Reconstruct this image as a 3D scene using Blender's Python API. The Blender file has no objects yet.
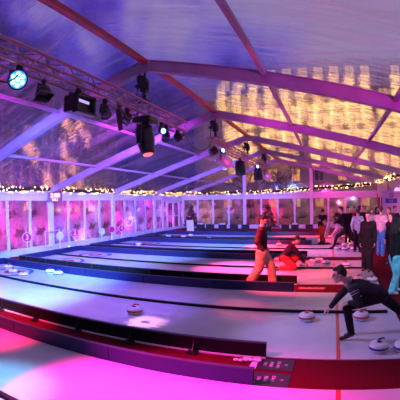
import bpy, bmesh, math, random
from mathutils import Vector, Matrix, noise as mnoise
random.seed(7)
C = bpy.context.scene.collection
sc = bpy.context.scene
PI = math.pi
V = Vector

# ------------------------------------------------------------------ camera
CH, YAW, PITCH, ROLL = 2.0536, -0.3497, 0.0042, -0.0139
cd = bpy.data.cameras.new('camera'); cam = bpy.data.objects.new('camera', cd); C.objects.link(cam)
F = V((math.sin(YAW)*math.cos(PITCH), math.cos(YAW)*math.cos(PITCH), math.sin(PITCH)))
R0 = V((math.cos(YAW), -math.sin(YAW), 0)); U0 = R0.cross(F)
cr, sr = math.cos(ROLL), math.sin(ROLL)
Rv = cr*R0 + sr*U0; Uv = -sr*R0 + cr*U0
M = Matrix((Rv, Uv, -F)).transposed().to_4x4(); M.translation = V((0, 0, CH)); cam.matrix_world = M
cd.type = 'PANO'
tgt = cd if hasattr(cd, 'panorama_type') else cd.cycles
tgt.panorama_type = 'FISHEYE_EQUISOLID'
tgt.fisheye_lens = 365.57*0.09
tgt.fisheye_fov = math.radians(170)
cd.sensor_width = 36.0; cd.sensor_height = 36.0; cd.clip_start = 0.02; cd.clip_end = 400
sc.camera = cam

# ------------------------------------------------------------------ look
sc.view_settings.view_transform = 'Standard'
sc.view_settings.look = 'None'
sc.view_settings.gamma = 1.0
sc.view_settings.use_curve_mapping = False
sc.view_settings.exposure = 0.42
sc.cycles.max_bounces = 8; sc.cycles.transparent_max_bounces = 12
sc.cycles.use_denoising = True
sc.cycles.sample_clamp_indirect = 3.0; sc.cycles.caustics_reflective = False; sc.cycles.blur_glossy = 1.0

# ------------------------------------------------------------------ node helper
def mat(name, col=(.5, .5, .5), rough=.5, metal=0., spec=.5, var=0., vscale=8., bump=0., bscale=40., emit=None, es=1., sheen=0.):
    m = bpy.data.materials.new(name); m.use_nodes = True
    nt = m.node_tree; b = nt.nodes['Principled BSDF']
    b.inputs['Base Color'].default_value = (*col, 1); b.inputs['Roughness'].default_value = rough
    b.inputs['Metallic'].default_value = metal; b.inputs['Specular IOR Level'].default_value = spec
    if sheen: b.inputs['Sheen Weight'].default_value = sheen
    tc = nt.nodes.new('ShaderNodeTexCoord')
    if var:
        n = nt.nodes.new('ShaderNodeTexNoise'); n.inputs['Scale'].default_value = vscale; n.inputs['Detail'].default_value = 4
        nt.links.new(tc.outputs['Object'], n.inputs['Vector'])
        r = nt.nodes.new('ShaderNodeValToRGB')
        r.color_ramp.elements[0].position = .3; r.color_ramp.elements[1].position = .7
        r.color_ramp.elements[0].color = (*[c*(1-var) for c in col], 1); r.color_ramp.elements[1].color = (*[min(1, c*(1+var)) for c in col], 1)
        nt.links.new(n.outputs['Fac'], r.inputs['Fac']); nt.links.new(r.outputs['Color'], b.inputs['Base Color'])
    if bump:
        n = nt.nodes.new('ShaderNodeTexNoise'); n.inputs['Scale'].default_value = bscale
        nt.links.new(tc.outputs['Object'], n.inputs['Vector'])
        bp = nt.nodes.new('ShaderNodeBump'); bp.inputs['Strength'].default_value = bump; bp.inputs['Distance'].default_value = .02
        nt.links.new(n.outputs['Fac'], bp.inputs['Height']); nt.links.new(bp.outputs['Normal'], b.inputs['Normal'])
    if emit:
        b.inputs['Emission Color'].default_value = (*emit, 1); b.inputs['Emission Strength'].default_value = es
    return m

# ------------------------------------------------------------------ world: dusk sky over the city, lilac haze overhead, blue to the left
w = bpy.data.worlds.new('dusk'); sc.world = w; w.use_nodes = True
nt = w.node_tree; bg = nt.nodes['Background']
tc = nt.nodes.new('ShaderNodeTexCoord'); sep = nt.nodes.new('ShaderNodeSeparateXYZ')
nt.links.new(tc.outputs['Generated'], sep.inputs[0])
n1 = nt.nodes.new('ShaderNodeTexNoise'); n1.inputs['Scale'].default_value = 5.0; n1.inputs['Detail'].default_value = 6; n1.inputs['Roughness'].default_value = .6
nt.links.new(tc.outputs['Generated'], n1.inputs['Vector'])
def wmath(op, a, b=None, c=None):
    n = nt.nodes.new('ShaderNodeMath'); n.operation = op
    for i, v in enumerate((a, b, c)):
        if v is None: continue
        if isinstance(v, (int, float)): n.inputs[i].default_value = v
        else: nt.links.new(v, n.inputs[i])
    return n.outputs[0]
fz = wmath('MULTIPLY', sep.outputs['Z'], 1.25)
fx = wmath('MULTIPLY', sep.outputs['X'], .62)
f0 = wmath('ADD', fz, fx)
f1 = wmath('ADD', f0, wmath('MULTIPLY', wmath('SUBTRACT', n1.outputs['Fac'], .5), 1.7))
rp = nt.nodes.new('ShaderNodeValToRGB'); e = rp.color_ramp.elements
e[0].position = -0.0; e[0].color = (.012, .008, .13, 1)
e[1].position = .85; e[1].color = (.50, .38, .68, 1)
x = e.new(.18); x.color = (.04, .025, .46, 1)
x = e.new(.34); x.color = (.16, .10, .85, 1)
x = e.new(.54); x.color = (.44, .34, .80, 1)
nt.links.new(f1, rp.inputs['Fac']); nt.links.new(rp.outputs['Color'], bg.inputs['Color'])
bg.inputs['Strength'].default_value = 0.5

XL0 = -11.165
# ------------------------------------------------------------------ lights (stage spots and washes hung in the marquee, plus added fills)
def aim(o, d):
    o.rotation_euler = V(d).to_track_quat('-Z', 'Y').to_euler()
def spot(name, loc, tgt, col, power, ang=50, blend=.8, rad=.08):
    l = bpy.data.lights.new(name, 'SPOT'); l.color = col; l.energy = power; l.spot_size = math.radians(ang); l.spot_blend = blend; l.shadow_soft_size = rad
    o = bpy.data.objects.new(name, l); C.objects.link(o); o.location = loc; aim(o, V(tgt)-V(loc)); return o
def area(name, loc, tgt, col, power, sx, sy):
    l = bpy.data.lights.new(name, 'AREA'); l.shape = 'RECTANGLE'; l.size = sx; l.size_y = sy; l.color = col; l.energy = power
    o = bpy.data.objects.new(name, l); C.objects.link(o); o.location = loc; aim(o, V(tgt)-V(loc)); return o
def point(name, loc, col, power, rad=.15):
    l = bpy.data.lights.new(name, 'POINT'); l.color = col; l.energy = power; l.shadow_soft_size = rad
    o = bpy.data.objects.new(name, l); C.objects.link(o); o.location = loc; return o
BLUE, CYAN, MAG, RED, PINK, LILAC, WARM = (.03, .10, 1), (.10, .50, 1), (1, .03, .45), (1, .02, .06), (1, .12, .38), (.5, .35, 1), (1, .62, .25)
# washes onto the ice
spot('spot_light', (-3.6, 3.1, 3.08), (-8.2, 6.6, 0), (.28, .6, 1), 2100, 66)
spot('spot_light', (-3.6, 5.2, 3.08), (-8.6, 11.3, 0), (.25, .58, 1), 2600, 54)
spot('spot_light', (-3.6, 8.4, 3.08), (-8.8, 17.0, 0), (.12, .3, 1), 3500, 60)
spot('spot_light', (-3.6, 11.5, 3.08), (-5.5, 20.0, 0), (.2, .4, 1), 3200, 60)
spot('spot_light', (-3.6, 4.4, 3.08), (-9.0, 8.4, 0), BLUE, 4200, 74)
spot('spot_light', (-3.6, 6.0, 3.08), (-4.2, 6.2, 0), (.30, .12, 1), 320, 80)
spot('spot_light', (-3.6, 12.4, 3.08), (-2.6, 10.6, 0), (1, .06, .30), 2600, 50)
spot('spot_light', (-3.6, 8.4, 3.08), (-1.5, 10.4, 0.3), RED, 3600, 40)
spot('spot_light', (-3.6, 15.0, 3.08), (0.0, 15.0, 0.3), (1, .16, .5), 1500, 56, 1)
spot('spot_light', (-3.6, 16.0, 3.08), (-2.5, 16.0, 0), RED, 4500, 50)
spot('spot_light', (-3.6, 19.1, 3.08), (-1.0, 20.5, 0.3), RED, 3800, 70)
spot('spot_light', (-3.6, 2.4, 3.08), (-1.6, 2.7, 0), (1, .01, .42), 3600, 58, 1)
spot('spot_light', (-3.6, 2.6, 3.08), (-5.1, 3.55, 0), (1, .0, .10), 2200, 44, 1)
spot('spot_light', (-3.6, 5.4, 3.08), (-7.0, 3.9, 0), (1, .0, .12), 3000, 30)
spot('spot_light', (-3.6, 7.75, 3.08), (-1.55, 8.5, .8), (1, .06, .10), 1500, 36)
spot('spot_light', (-3.4, 2.6, 3.08), (1.3, 10.9, 1.3), (1, .26, .45), 3600, 20)
spot('spot_light', (-3.4, 3.4, 3.08), (1.45, 8.0, .6), (.6, .8, 1), 700, 20)  # narrow spot added to brighten the teal trousers
spot('spot_light', (-3.6, 2.2, 3.08), (-3.3, 2.2, 0), (.15, .6, 1), 520, 32, 1)
spot('spot_light', (-3.6, 8.4, 3.08), (-1.6, 6.6, 0), (1, .03, .2), 300, 20)
spot('spot_light', (-3.5, 5.2, 3.08), (-1.5, 8.45, .9), (1, .05, .06), 2600, 26)
# washes onto the left wall frames and up into the roof
spot('spot_light', (-4.0, 4.0, 3.3), (-11.1, 12.0, 1.6), (.08, .2, 1), 3800, 60)
spot('spot_light', (-4.0, 9.0, 3.6), (-11.1, 20.0, 1.4), (.12, .14, 1), 3600, 60)
spot('spot_light', (-4.0, 16.0, 3.4), (-8.5, 26.6, 1.4), (.2, .12, 1), 2600, 70)
spot('spot_light', (-4.1, 8.0, 3.3), (-9.0, 13.0, 3.6), (.55, .04, .9), 2000, 100)
spot('spot_light', (-4.2, 3.0, 3.2), (-8.0, 7.0, 4.4), (.6, .03, .8), 700, 90)
spot('spot_light', (-3.2, 9.0, 3.3), (1.5, 13.0, 4.2), (.9, .02, .6), 480, 100)
spot('spot_light', (3.4, 15.0, 2.2), (0, 15, 5), (1, .03, .45), 420, 90)
spot('spot_light', (2.8, 3.0, 2.3), (-0.6, 9.0, 4.6), (.9, .02, .7), 480, 70)
spot('spot_light', (0.0, 20.0, 2.6), (-1, 26.5, 2.2), (1, .03, .5), 700, 110)
spot('spot_light', (1.0, 22.6, 1.8), (1.0, 26.6, 1.8), (1, .1, .5), 160, 110)
# red spots added to put pink glints on the roof skin
spot('spot_light', (-3.4, 1.6, 3.4), (.2, 3.3, 4.2), RED, 380, 30)
spot('spot_light', (-3.4, 4.4, 3.4), (-.1, 5.8, 4.3), RED, 380, 26)
# fill spots added to brighten the thrower and people in the right corner
spot('spot_light', (3.2, 9.0, 2.4), (1.4, 14.0, 1.0), (.7, .55, 1), 240, 80)
spot('spot_light', (3.3, 6.0, 2.4), (1.5, 8.2, .8), (.55, .75, 1), 110, 60)
spot('spot_light', (-3.6, 5.4, 3.08), (0.4, 5.4, .4), (.5, .36, 1), 420, 46)
# street light behind the left wall's foggy panes
rg = random.Random(11)
for i in range(26):
    y_ = 5.5 + i*.83 + rg.uniform(-.3, .3)
    c_ = rg.choice(((1, .02, .42), (.9, .05, .9), (.35, .06, 1), (.8, .25, 1), (.9, .02, .35), (.4, .3, 1), (.2, .1, 1)))
    point('street_glow', (XL0-rg.uniform(.3, .8), y_, rg.uniform(.4, 2.1)), c_, rg.uniform(14, 60), .1)
for (x_, y_, z_, c_, p_) in ((-9.6, 27.5, 1.2, (1, .3, .4), 26), (-8.2, 27.6, 1.0, (1, .4, .15), 30), (-6.6, 27.7, 1.4, (.8, .35, .8), 22), (-4.2, 27.3, 1.0, (1, .02, .1), 160), (-4.3, 27.4, 2.0, (1, .02, .2), 40), (-1.2, 28.0, 1.6, WARM, 26), (1.8, 28.0, 1.4, WARM, 40), (0.2, 27.5, 1.0, (1, .02, .15), 40), (3.2, 28, 1.4, WARM, 40)):
    point('street_glow', (x_, y_, z_), c_, p_, .15)

# ------------------------------------------------------------------ mesh helpers
def obj(name, bm, m, parent=None, smooth=False, loc=None):
    me = bpy.data.meshes.new(name); bmesh.ops.recalc_face_normals(bm, faces=bm.faces); bm.to_mesh(me); bm.free()
    for mm in (m if isinstance(m, (list, tuple)) else [m]): me.materials.append(mm)
    if smooth: me.polygons.foreach_set('use_smooth', [True]*len(me.polygons))
    o = bpy.data.objects.new(name, me); C.objects.link(o)
    if parent: o.parent = parent
    if loc: o.location = loc
    return o
def tag(o, label=None, cat=None, group=None, kind=None):
    if label: o['label'] = label
    if cat: o['category'] = cat
    if group: o['group'] = group
    if kind: o['kind'] = kind
    return o
def thing(name, label, cat, loc=(0, 0, 0), rz=0, group=None):
    o = bpy.data.objects.new(name, None); C.objects.link(o); o.location = loc; o.rotation_euler = (0, 0, rz); o.empty_display_size = .1
    return tag(o, label, cat, group)
def copy_tree(o, parent=None):
    c = o.copy(); C.objects.link(c); c.parent = parent
    for ch in [q for q in list(bpy.data.objects) if q.parent == o]: copy_tree(ch, c)
    return c
def box(bm, lo, hi, bev=0., mi=0):
    r = bmesh.ops.create_cube(bm, size=1.0); vs = r['verts']
    lo, hi = V(lo), V(hi)
    for v in vs: v.co = V([(lo[i]+hi[i])/2 + v.co[i]*(hi[i]-lo[i]) for i in range(3)])
    fs = set(f for v in vs for f in v.link_faces)
    if bev:
        es = set(e_ for v in vs for e_ in v.link_edges)
        rr = bmesh.ops.bevel(bm, geom=list(es), offset=bev, segments=2, affect='EDGES', profile=.5)
        fs = set(rr['faces']) | {f for f in fs if f.is_valid}
    for f in fs:
        if f.is_valid: f.material_index = mi
    return bm
def beam(bm, a, b, wd, ht, up=(0, 0, 1)):
    a, b, up = V(a), V(b), V(up); d = (b-a).normalized(); s = d.cross(up).normalized(); u = s.cross(d)
    vs = [bm.verts.new(p + s*sx*wd/2 + u*uz*ht/2) for p in (a, b) for sx, uz in ((-1, -1), (1, -1), (1, 1), (-1, 1))]
    for q in ((0, 1, 2, 3), (7, 6, 5, 4), (0, 4, 5, 1), (1, 5, 6, 2), (2, 6, 7, 3), (3, 7, 4, 0)): bm.faces.new([vs[i] for i in q])
    return bm
def basis(d, side=None):
    d = V(d).normalized(); s = V(side) if side else (V((0, 0, 1)) if abs(d.z) < .9 else V((1, 0, 0)))
    u = (s - d*s.dot(d)).normalized(); return d, u, d.cross(u)
def lathe(bm, pts, c=(0, 0, 0), ax=(0, 0, 1), seg=20, mi=0, side=None, flat=1., cap=True):
    d, u, v = basis(ax, side); c = V(c); rings = []
    for r, z in pts:
        if r < 1e-6: rings.append([bm.verts.new(c+d*z)])
        else: rings.append([bm.verts.new(c + d*z + u*r*math.cos(2*PI*k/seg) + v*r*flat*math.sin(2*PI*k/seg)) for k in range(seg)])
    for i in range(len(rings)-1):
        A, B = rings[i], rings[i+1]
        for k in range(seg):
            k2 = (k+1) % seg
            if len(A) == 1 and len(B) == 1: continue
            if len(A) == 1: f = bm.faces.new((A[0], B[k], B[k2]))
            elif len(B) == 1: f = bm.faces.new((A[k], B[0], A[k2]))
            else: f = bm.faces.new((A[k], B[k], B[k2], A[k2]))
            f.material_index = mi
    for Rg in (rings[0], rings[-1]):
        if len(Rg) > 1 and cap:
            f = bm.faces.new(Rg); f.material_index = mi
    return bm
def tube(bm, pts, r, seg=8, mi=0):
    pts = [V(p) for p in pts]; rings = []
    for i, p in enumerate(pts):
        d = (pts[min(i+1, len(pts)-1)] - pts[max(i-1, 0)]).normalized(); _, u, v = basis(d)
        rr = r[i] if isinstance(r, (list, tuple)) else r
        rings.append([bm.verts.new(p + u*rr*math.cos(2*PI*k/seg) + v*rr*math.sin(2*PI*k/seg)) for k in range(seg)])
    for i in range(len(rings)-1):
        for k in range(seg):
            f = bm.faces.new((rings[i][k], rings[i][(k+1) % seg], rings[i+1][(k+1) % seg], rings[i+1][k])); f.material_index = mi
    bm.faces.new(rings[0][::-1]); bm.faces.new(rings[-1])
    return bm
def bar(bm, a, b, r, seg=8): return tube(bm, [a, b], r, seg)
def caps(bm, a, b, ra, rb, side=None, flat=1., seg=14):
    a, b = V(a), V(b); L = (b-a).length
    if L < 1e-5: b = a + V((0, 0, 1e-4)); L = 1e-4
    pts = [(0, -ra)] + [(ra*math.sin(t), -ra*math.cos(t)) for t in (PI/8, PI/4, 3*PI/8, PI/2)]
    pts += [(rb*math.cos(t), L + rb*math.sin(t)) for t in (0, PI/8, PI/4, 3*PI/8)] + [(0, L+rb)]
    return lathe(bm, pts, a, b-a, seg, side=side, flat=flat)
def ell(bm, c, r, B=None):
    res = bmesh.ops.create_uvsphere(bm, u_segments=18, v_segments=12, radius=1.0)
    B = B or Matrix.Identity(3)
    for v in res['verts']: v.co = V(c) + B @ V((v.co.x*r[0], v.co.y*r[1], v.co.z*r[2]))
    return bm
def remeshed(name, bm, m, voxel, parent=None, smooth_it=4, fac=.5):
    o = obj(name, bm, m, None, True)
    md = o.modifiers.new('r', 'REMESH'); md.mode = 'VOXEL'; md.voxel_size = voxel; md.use_smooth_shade = True
    if smooth_it:
        s = o.modifiers.new('s', 'SMOOTH'); s.iterations = smooth_it; s.factor = fac
    dg = bpy.context.evaluated_depsgraph_get(); dg.update()
    me = bpy.data.meshes.new_from_object(o.evaluated_get(dg)); old = o.data; o.modifiers.clear(); o.data = me
    bpy.data.meshes.remove(old); me.name = name
    if len(me.materials) == 0: me.materials.append(m)
    if parent: o.parent = parent
    return o

# ------------------------------------------------------------------ dimensions of the marquee
XL, XR, XM, YG, HE, HR = -11.165, 3.835, -3.665, 26.66, 2.69, 5.16
YB = -8.34                                     # back end behind the camera
NODES = [YG-5*k for k in range(8)]
BY, PIT, PER, HB = 4.445, 3.569, 4.402, .214   # first kerb, pit width, period, board height
DIV = 2.043
XE, XI, XS = -.72, 1.35, -10.13                # board end, ice end, left end
HER = 3.32                                     # the right eave sits higher
def slope_z(x): return HR - abs(x-XM)*(HR-(HE if x < XM else HER))/7.5

# ------------------------------------------------------------------ materials
def nodes_of(name):
    m = bpy.data.materials.new(name); m.use_nodes = True; m.node_tree.nodes.clear(); return m, m.node_tree
def mk(nt, t, **kw):
    n = nt.nodes.new(t)
    for k, v in kw.items():
        if hasattr(n, k) and k not in n.inputs: setattr(n, k, v)
        else:
            if k in n.inputs: n.inputs[k].default_value = v
    return n
def membrane(name, refr=.62, trans=.10, diff=.09, transl=.05, gloss=.14, stretch=(.9, 5.5, .9), bstr=.8, tint=(.95, .93, .97)):
    m, nt = nodes_of(name); L = nt.links.new
    tc = mk(nt, 'ShaderNodeTexCoord'); mp = mk(nt, 'ShaderNodeMapping'); mp.inputs['Scale'].default_value = stretch; L(tc.outputs['Object'], mp.inputs['Vector'])
    n = mk(nt, 'ShaderNodeTexNoise'); n.inputs['Scale'].default_value = 1.3; n.inputs['Detail'].default_value = 5; n.inputs['Roughness'].default_value = .55; L(mp.outputs[0], n.inputs['Vector'])
    n2 = mk(nt, 'ShaderNodeTexNoise'); n2.inputs['Scale'].default_value = .9; n2.inputs['Detail'].default_value = 3; L(tc.outputs['Object'], n2.inputs['Vector'])
    ad = mk(nt, 'ShaderNodeMath', operation='ADD'); L(n.outputs['Fac'], ad.inputs[0]); L(n2.outputs['Fac'], ad.inputs[1])
    bp = mk(nt, 'ShaderNodeBump'); bp.inputs['Strength'].default_value = bstr; bp.inputs['Distance'].default_value = .12; L(ad.outputs[0], bp.inputs['Height'])
    sh = []
    mp2 = mk(nt, 'ShaderNodeMapping'); mp2.inputs['Scale'].default_value = (.35, 2.2, .35); L(tc.outputs['Object'], mp2.inputs['Vector'])
    n3 = mk(nt, 'ShaderNodeTexNoise'); n3.inputs['Scale'].default_value = 1.6; n3.inputs['Detail'].default_value = 7; n3.inputs['Roughness'].default_value = .65; L(mp2.outputs[0], n3.inputs['Vector'])
    hz_ = mk(nt, 'ShaderNodeMapRange'); hz_.inputs[1].default_value = .42; hz_.inputs[2].default_value = .7; hz_.inputs[3].default_value = 0; hz_.inputs[4].default_value = 1; L(n3.outputs['Fac'], hz_.inputs[0])
    rf = mk(nt, 'ShaderNodeBsdfRefraction'); rf.inputs['IOR'].default_value = 1.025; rf.inputs['Roughness'].default_value = .02; rf.inputs['Color'].default_value = (*tint, 1); L(bp.outputs[0], rf.inputs['Normal']); sh.append((rf, refr))
    tr = mk(nt, 'ShaderNodeBsdfTransparent'); tr.inputs['Color'].default_value = (*tint, 1); sh.append((tr, trans))
    # milky haze of condensation, denser in blotches
    df = mk(nt, 'ShaderNodeBsdfDiffuse'); df.inputs['Color'].default_value = (.8, .8, .85, 1); sh.append((df, diff))
    tl = mk(nt, 'ShaderNodeBsdfTranslucent'); tl.inputs['Color'].default_value = (.85, .85, .9, 1); sh.append((tl, transl))
    gl = mk(nt, 'ShaderNodeBsdfGlossy'); gl.inputs['Roughness'].default_value = .12; L(bp.outputs[0], gl.inputs['Normal']); sh.append((gl, gloss))
    cur, tot = sh[0][0].outputs[0], sh[0][1]
    for s, wt in sh[1:]:
        mx = mk(nt, 'ShaderNodeMixShader'); tot += wt; mx.inputs[0].default_value = wt/tot
        if s in (df, tl):
            mm = mk(nt, 'ShaderNodeMath', operation='MULTIPLY'); L(hz_.outputs[0], mm.inputs[0]); mm.inputs[1].default_value = wt/tot*2.4; L(mm.outputs[0], mx.inputs[0])
        L(cur, mx.inputs[1]); L(s.outputs[0], mx.inputs[2]); cur = mx.outputs[0]
    out = mk(nt, 'ShaderNodeOutputMaterial'); L(cur, out.inputs['Surface']); return m
def foggy_pane(name, clear=.28, scale=1.1):
    m, nt = nodes_of(name); L = nt.links.new
    tc = mk(nt, 'ShaderNodeTexCoord'); n = mk(nt, 'ShaderNodeTexNoise'); n.inputs['Scale'].default_value = scale*1.5; n.inputs['Detail'].default_value = 2.5; n.inputs['Roughness'].default_value = .45; L(tc.outputs['Object'], n.inputs['Vector'])
    r = mk(nt, 'ShaderNodeMapRange'); r.inputs[1].default_value = .40; r.inputs[2].default_value = .60; r.inputs[3].default_value = .10; r.inputs[4].default_value = 1.0; L(n.outputs['Fac'], r.inputs[0])
    tr = mk(nt, 'ShaderNodeBsdfTransparent'); tr.inputs['Color'].default_value = (.9, .85, .95, 1)
    tl = mk(nt, 'ShaderNodeBsdfTranslucent'); tl.inputs['Color'].default_value = (.62, .58, .68, 1)
    df = mk(nt, 'ShaderNodeBsdfDiffuse'); df.inputs['Color'].default_value = (.7, .7, .75, 1)
    gl = mk(nt, 'ShaderNodeBsdfGlossy'); gl.inputs['Roughness'].default_value = .08
    a = mk(nt, 'ShaderNodeMixShader'); a.inputs[0].default_value = .05; L(tl.outputs[0], a.inputs[1]); L(df.outputs[0], a.inputs[2])
    ml = mk(nt, 'ShaderNodeMath', operation='MULTIPLY'); L(r.outputs[0], ml.inputs[0]); ml.inputs[1].default_value = 1-clear
    b = mk(nt, 'ShaderNodeMixShader'); L(ml.outputs[0], b.inputs[0]); L(tr.outputs[0], b.inputs[1]); L(a.outputs[0], b.inputs[2])
    c = mk(nt, 'ShaderNodeMixShader'); c.inputs[0].default_value = .08; L(b.outputs[0], c.inputs[1]); L(gl.outputs[0], c.inputs[2])
    out = mk(nt, 'ShaderNodeOutputMaterial'); L(c.outputs[0], out.inputs['Surface']); return m
M_roof = membrane('clear_vinyl_roof', refr=.68)
M_gable = membrane('clear_vinyl_gable', refr=.2, trans=.62, diff=.04, transl=.04, gloss=.08, bstr=.2)
M_fog = foggy_pane('foggy_pane', clear=.12); M_pane = foggy_pane('clearer_pane', clear=.8)
M_alu = mat('aluminium_beam', (.33, .25, .37), .45, .1, var=.12, vscale=3)
M_red = mat('maroon_ridge', (.40, .012, .04), .5, var=.2)
M_white = mat('white_frame', (.58, .58, .68), .38, var=.05)
M_carpet = mat('red_carpet', (.12, .002, .012), .95, spec=.1, var=.3, vscale=60, bump=.5, bscale=300)
M_ext = mat('street', (.05, .045, .06), .7, var=.3)
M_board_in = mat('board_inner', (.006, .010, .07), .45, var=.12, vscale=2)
M_board_out = mat('board_outer', (.010, .008, .012), .75, spec=.2, var=.3, vscale=10)
M_strip = mat('white_edge_strip', (.72, .68, .74), .5)
M_black = mat('black_metal', (.012, .012, .015), .38, spec=.5, var=.3)
M_blackf = mat('black_fabric', (.015, .014, .018), .85, var=.3)
M_chrome = mat('truss_alloy', (.62, .55, .60), .3, .85)
M_leaf = mat('dark_fir_needles', (.008, .022, .014), .7, var=.5, vscale=30)
M_bulb = mat('fairy_bulb', (1, .7, .35), .4, emit=(1, .48, .15), es=13)
M_bulb.cycles.emission_sampling = 'NONE'
M_granite = mat('stone_shell', (.78, .76, .78), .28, var=.08, vscale=40)
M_sred = mat('stone_red', (.62, .02, .03), .3); M_sblue = mat('stone_blue', (.015, .04, .30), .3)
M_cream = mat('cream_facade', (.42, .34, .25), .8, var=.2, vscale=.6)
M_ice = None
def make_ice():
    m, nt = nodes_of('scratched_ice'); L = nt.links.new
    tc = mk(nt, 'ShaderNodeTexCoord')
    n = mk(nt, 'ShaderNodeTexNoise'); n.inputs['Scale'].default_value = 2.2; n.inputs['Detail'].default_value = 6; L(tc.outputs['Object'], n.inputs['Vector'])
    r = mk(nt, 'ShaderNodeValToRGB'); r.color_ramp.elements[0].color = (.56, .56, .64, 1); r.color_ramp.elements[1].color = (.62, .62, .69, 1); r.color_ramp.elements[0].position = .35; r.color_ramp.elements[1].position = .65; L(n.outputs['Fac'], r.inputs['Fac'])
    b = mk(nt, 'ShaderNodeBsdfPrincipled'); L(r.outputs['Color'], b.inputs['Base Color'])
    nf = mk(nt, 'ShaderNodeTexNoise'); nf.inputs['Scale'].default_value = 90; L(tc.outputs['Object'], nf.inputs['Vector'])
    mr = mk(nt, 'ShaderNodeMapRange'); mr.inputs[3].default_value = .16; mr.inputs[4].default_value = .26; L(n.outputs['Fac'], mr.inputs[0]); L(mr.outputs[0], b.inputs['Roughness'])
    bp = mk(nt, 'ShaderNodeBump'); bp.inputs['Strength'].default_value = .25; bp.inputs['Distance'].default_value = .006; L(nf.outputs['Fac'], bp.inputs['Height']); L(bp.outputs[0], b.inputs['Normal'])
    b.inputs['Specular IOR Level'].default_value = .5; b.inputs['IOR'].default_value = 1.31
    out = mk(nt, 'ShaderNodeOutputMaterial'); L(b.outputs[0], out.inputs['Surface']); return m
M_ice = make_ice()

# ------------------------------------------------------------------ ground, carpet, ice pits
bm = bmesh.new(); box(bm, (-90, -40, -.22), (70, 90, -.12)); tag(obj('ground', bm, M_ext), kind='structure')
bm = bmesh.new(); box(bm, (XL, YB, -.12), (XR, YG, -.012)); tag(obj('floor', bm, M_carpet), kind='structure')
PITS = [BY + k*PER for k in range(-1, 4)]       # near side Y of each pit
nt_ = 1
def disc_ring(bm, cx, cy, r0, r1, z, seg=48):
    a = [bm.verts.new((cx+r1*math.cos(2*PI*k/seg), cy+r1*math.sin(2*PI*k/seg), z)) for k in range(seg)]
    if r0 <= 0: bm.faces.new(a); return
    b = [bm.verts.new((cx+r0*math.cos(2*PI*k/seg), cy+r0*math.sin(2*PI*k/seg), z)) for k in range(seg)]
    for k in range(seg): bm.faces.new((a[k], a[(k+1) % seg], b[(k+1) % seg], b[k]))
M_ring_b = mat('ring_blue', (.05, .07, .30), .6, spec=.1, var=.1); M_ring_r = mat('ring_red', (.40, .01, .06), .6, spec=.1, var=.1)
M_line_r = mat('line_red', (.62, .03, .05), .3, var=.15, vscale=20)
order = ['nearest the camera', 'second from the camera', 'third from the camera', 'fourth from the camera', 'farthest, before the black stools']
for i, y0 in enumerate(PITS):
    bm = bmesh.new(); box(bm, (XS, y0, -.011), (XI, y0+PIT, 0))
    ice = tag(obj('ice_rink', bm, M_ice), f'white curling ice sheet pair, {order[i]}', 'ice', 'curling ice pits')
    if i == 4: pass
    # houses (rings) and lines are painted in the ice
    for cy in (y0+DIV*.5, y0+DIV+(PIT-DIV)*.5):
        bm = bmesh.new(); disc_ring(bm, -8.7, cy, .54, .68, .0015); obj('house_ring', bm, M_ring_b, ice)
        bm = bmesh.new(); disc_ring(bm, -8.7, cy, .10, .30, .0015); obj('house_ring', bm, M_ring_r, ice)['label'] = 'red inner ring'
    for xx in (.24,):
        bm = bmesh.new(); box(bm, (xx-.028, y0, .0005), (xx+.028, y0+PIT, .0018)); obj('foul_line', bm, M_line_r, ice)
    # low black divider strip between the two sheets
    bm = bmesh.new(); box(bm, (XS+.01, y0+DIV-.035, .003), (XI-.15, y0+DIV+.035, .05), .008)
    tag(obj('divider_strip', bm, M_board_out), f'low black strip splitting the ice pit {order[i]}', 'divider', 'strips between curling sheets')

# ------------------------------------------------------------------ kerb boards
def kerb(y, outer, label, x0=XS, x1=XE, feet_side=0):
    """board along X at inner face y; outer=+1 when the carpet lies toward +Y"""
    t = thing('kerb_board', label, 'board', ((x0+x1)/2, y, 0), 0, 'kerb boards around the curling pits')
    hx = (x1-x0)/2; th = .05
    ya, yb = (0, th) if outer > 0 else (-th, 0)
    nseg = max(1, round((x1-x0)/1.88)); L = 2*hx/nseg
    for s in range(nseg):
        xa = -hx + s*L
        bm = bmesh.new(); box(bm, (xa+.003, ya, .0), (xa+L-.003, yb, HB), .006)
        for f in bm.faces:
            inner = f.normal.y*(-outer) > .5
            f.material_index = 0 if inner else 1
        obj('board_panel', bm, [M_board_in, M_board_out], t)
    bm = bmesh.new(); box(bm, (-hx, (yb if outer > 0 else ya-.022), -.008), (hx, (yb+.022 if outer > 0 else ya), .014)); obj('edge_strip', bm, M_strip, t)['label'] = 'white edge strip'
    bm = bmesh.new(); yt = ya if outer > 0 else yb
    box(bm, (-hx, min(ya, yb)-.004, HB-.012), (hx, max(ya, yb)+.004, HB+.004), .003); obj('top_cap', bm, M_cap, t)
    if feet_side:
        yo = yb if outer > 0 else ya; s = outer
        x = -1.72
        while x > x0+.2:
            b_ = bmesh.new(); xx = x-(x0+x1)/2
            lo, hi = sorted((yo, yo+s*.13)); box(b_, (xx-.075, lo, -.01), (xx+.075, hi, .014), .003)
            lo, hi = sorted((yo, yo+s*.014)); box(b_, (xx-.016, lo, .01), (xx+.016, hi, HB-.02))
            vs = [b_.verts.new((xx+sx*.006, yy, zz)) for sx in (-1, 1) for yy, zz in ((yo, .012), (yo+s*.10, .012), (yo, .15))]
            b_.faces.new(vs[:3]); b_.faces.new(vs[3:][::-1])
            for q in ((0, 1, 4, 3), (1, 2, 5, 4), (2, 0, 3, 5)): b_.faces.new([vs[k] for k in q])
            obj('support_foot', b_, M_black, t); x -= 1.0
    return t
M_cap = mat('board_cap_highlight', (.05, .04, .09), .5, spec=.3)  # lighter lilac tone paints in the highlight along the board tops
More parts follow.
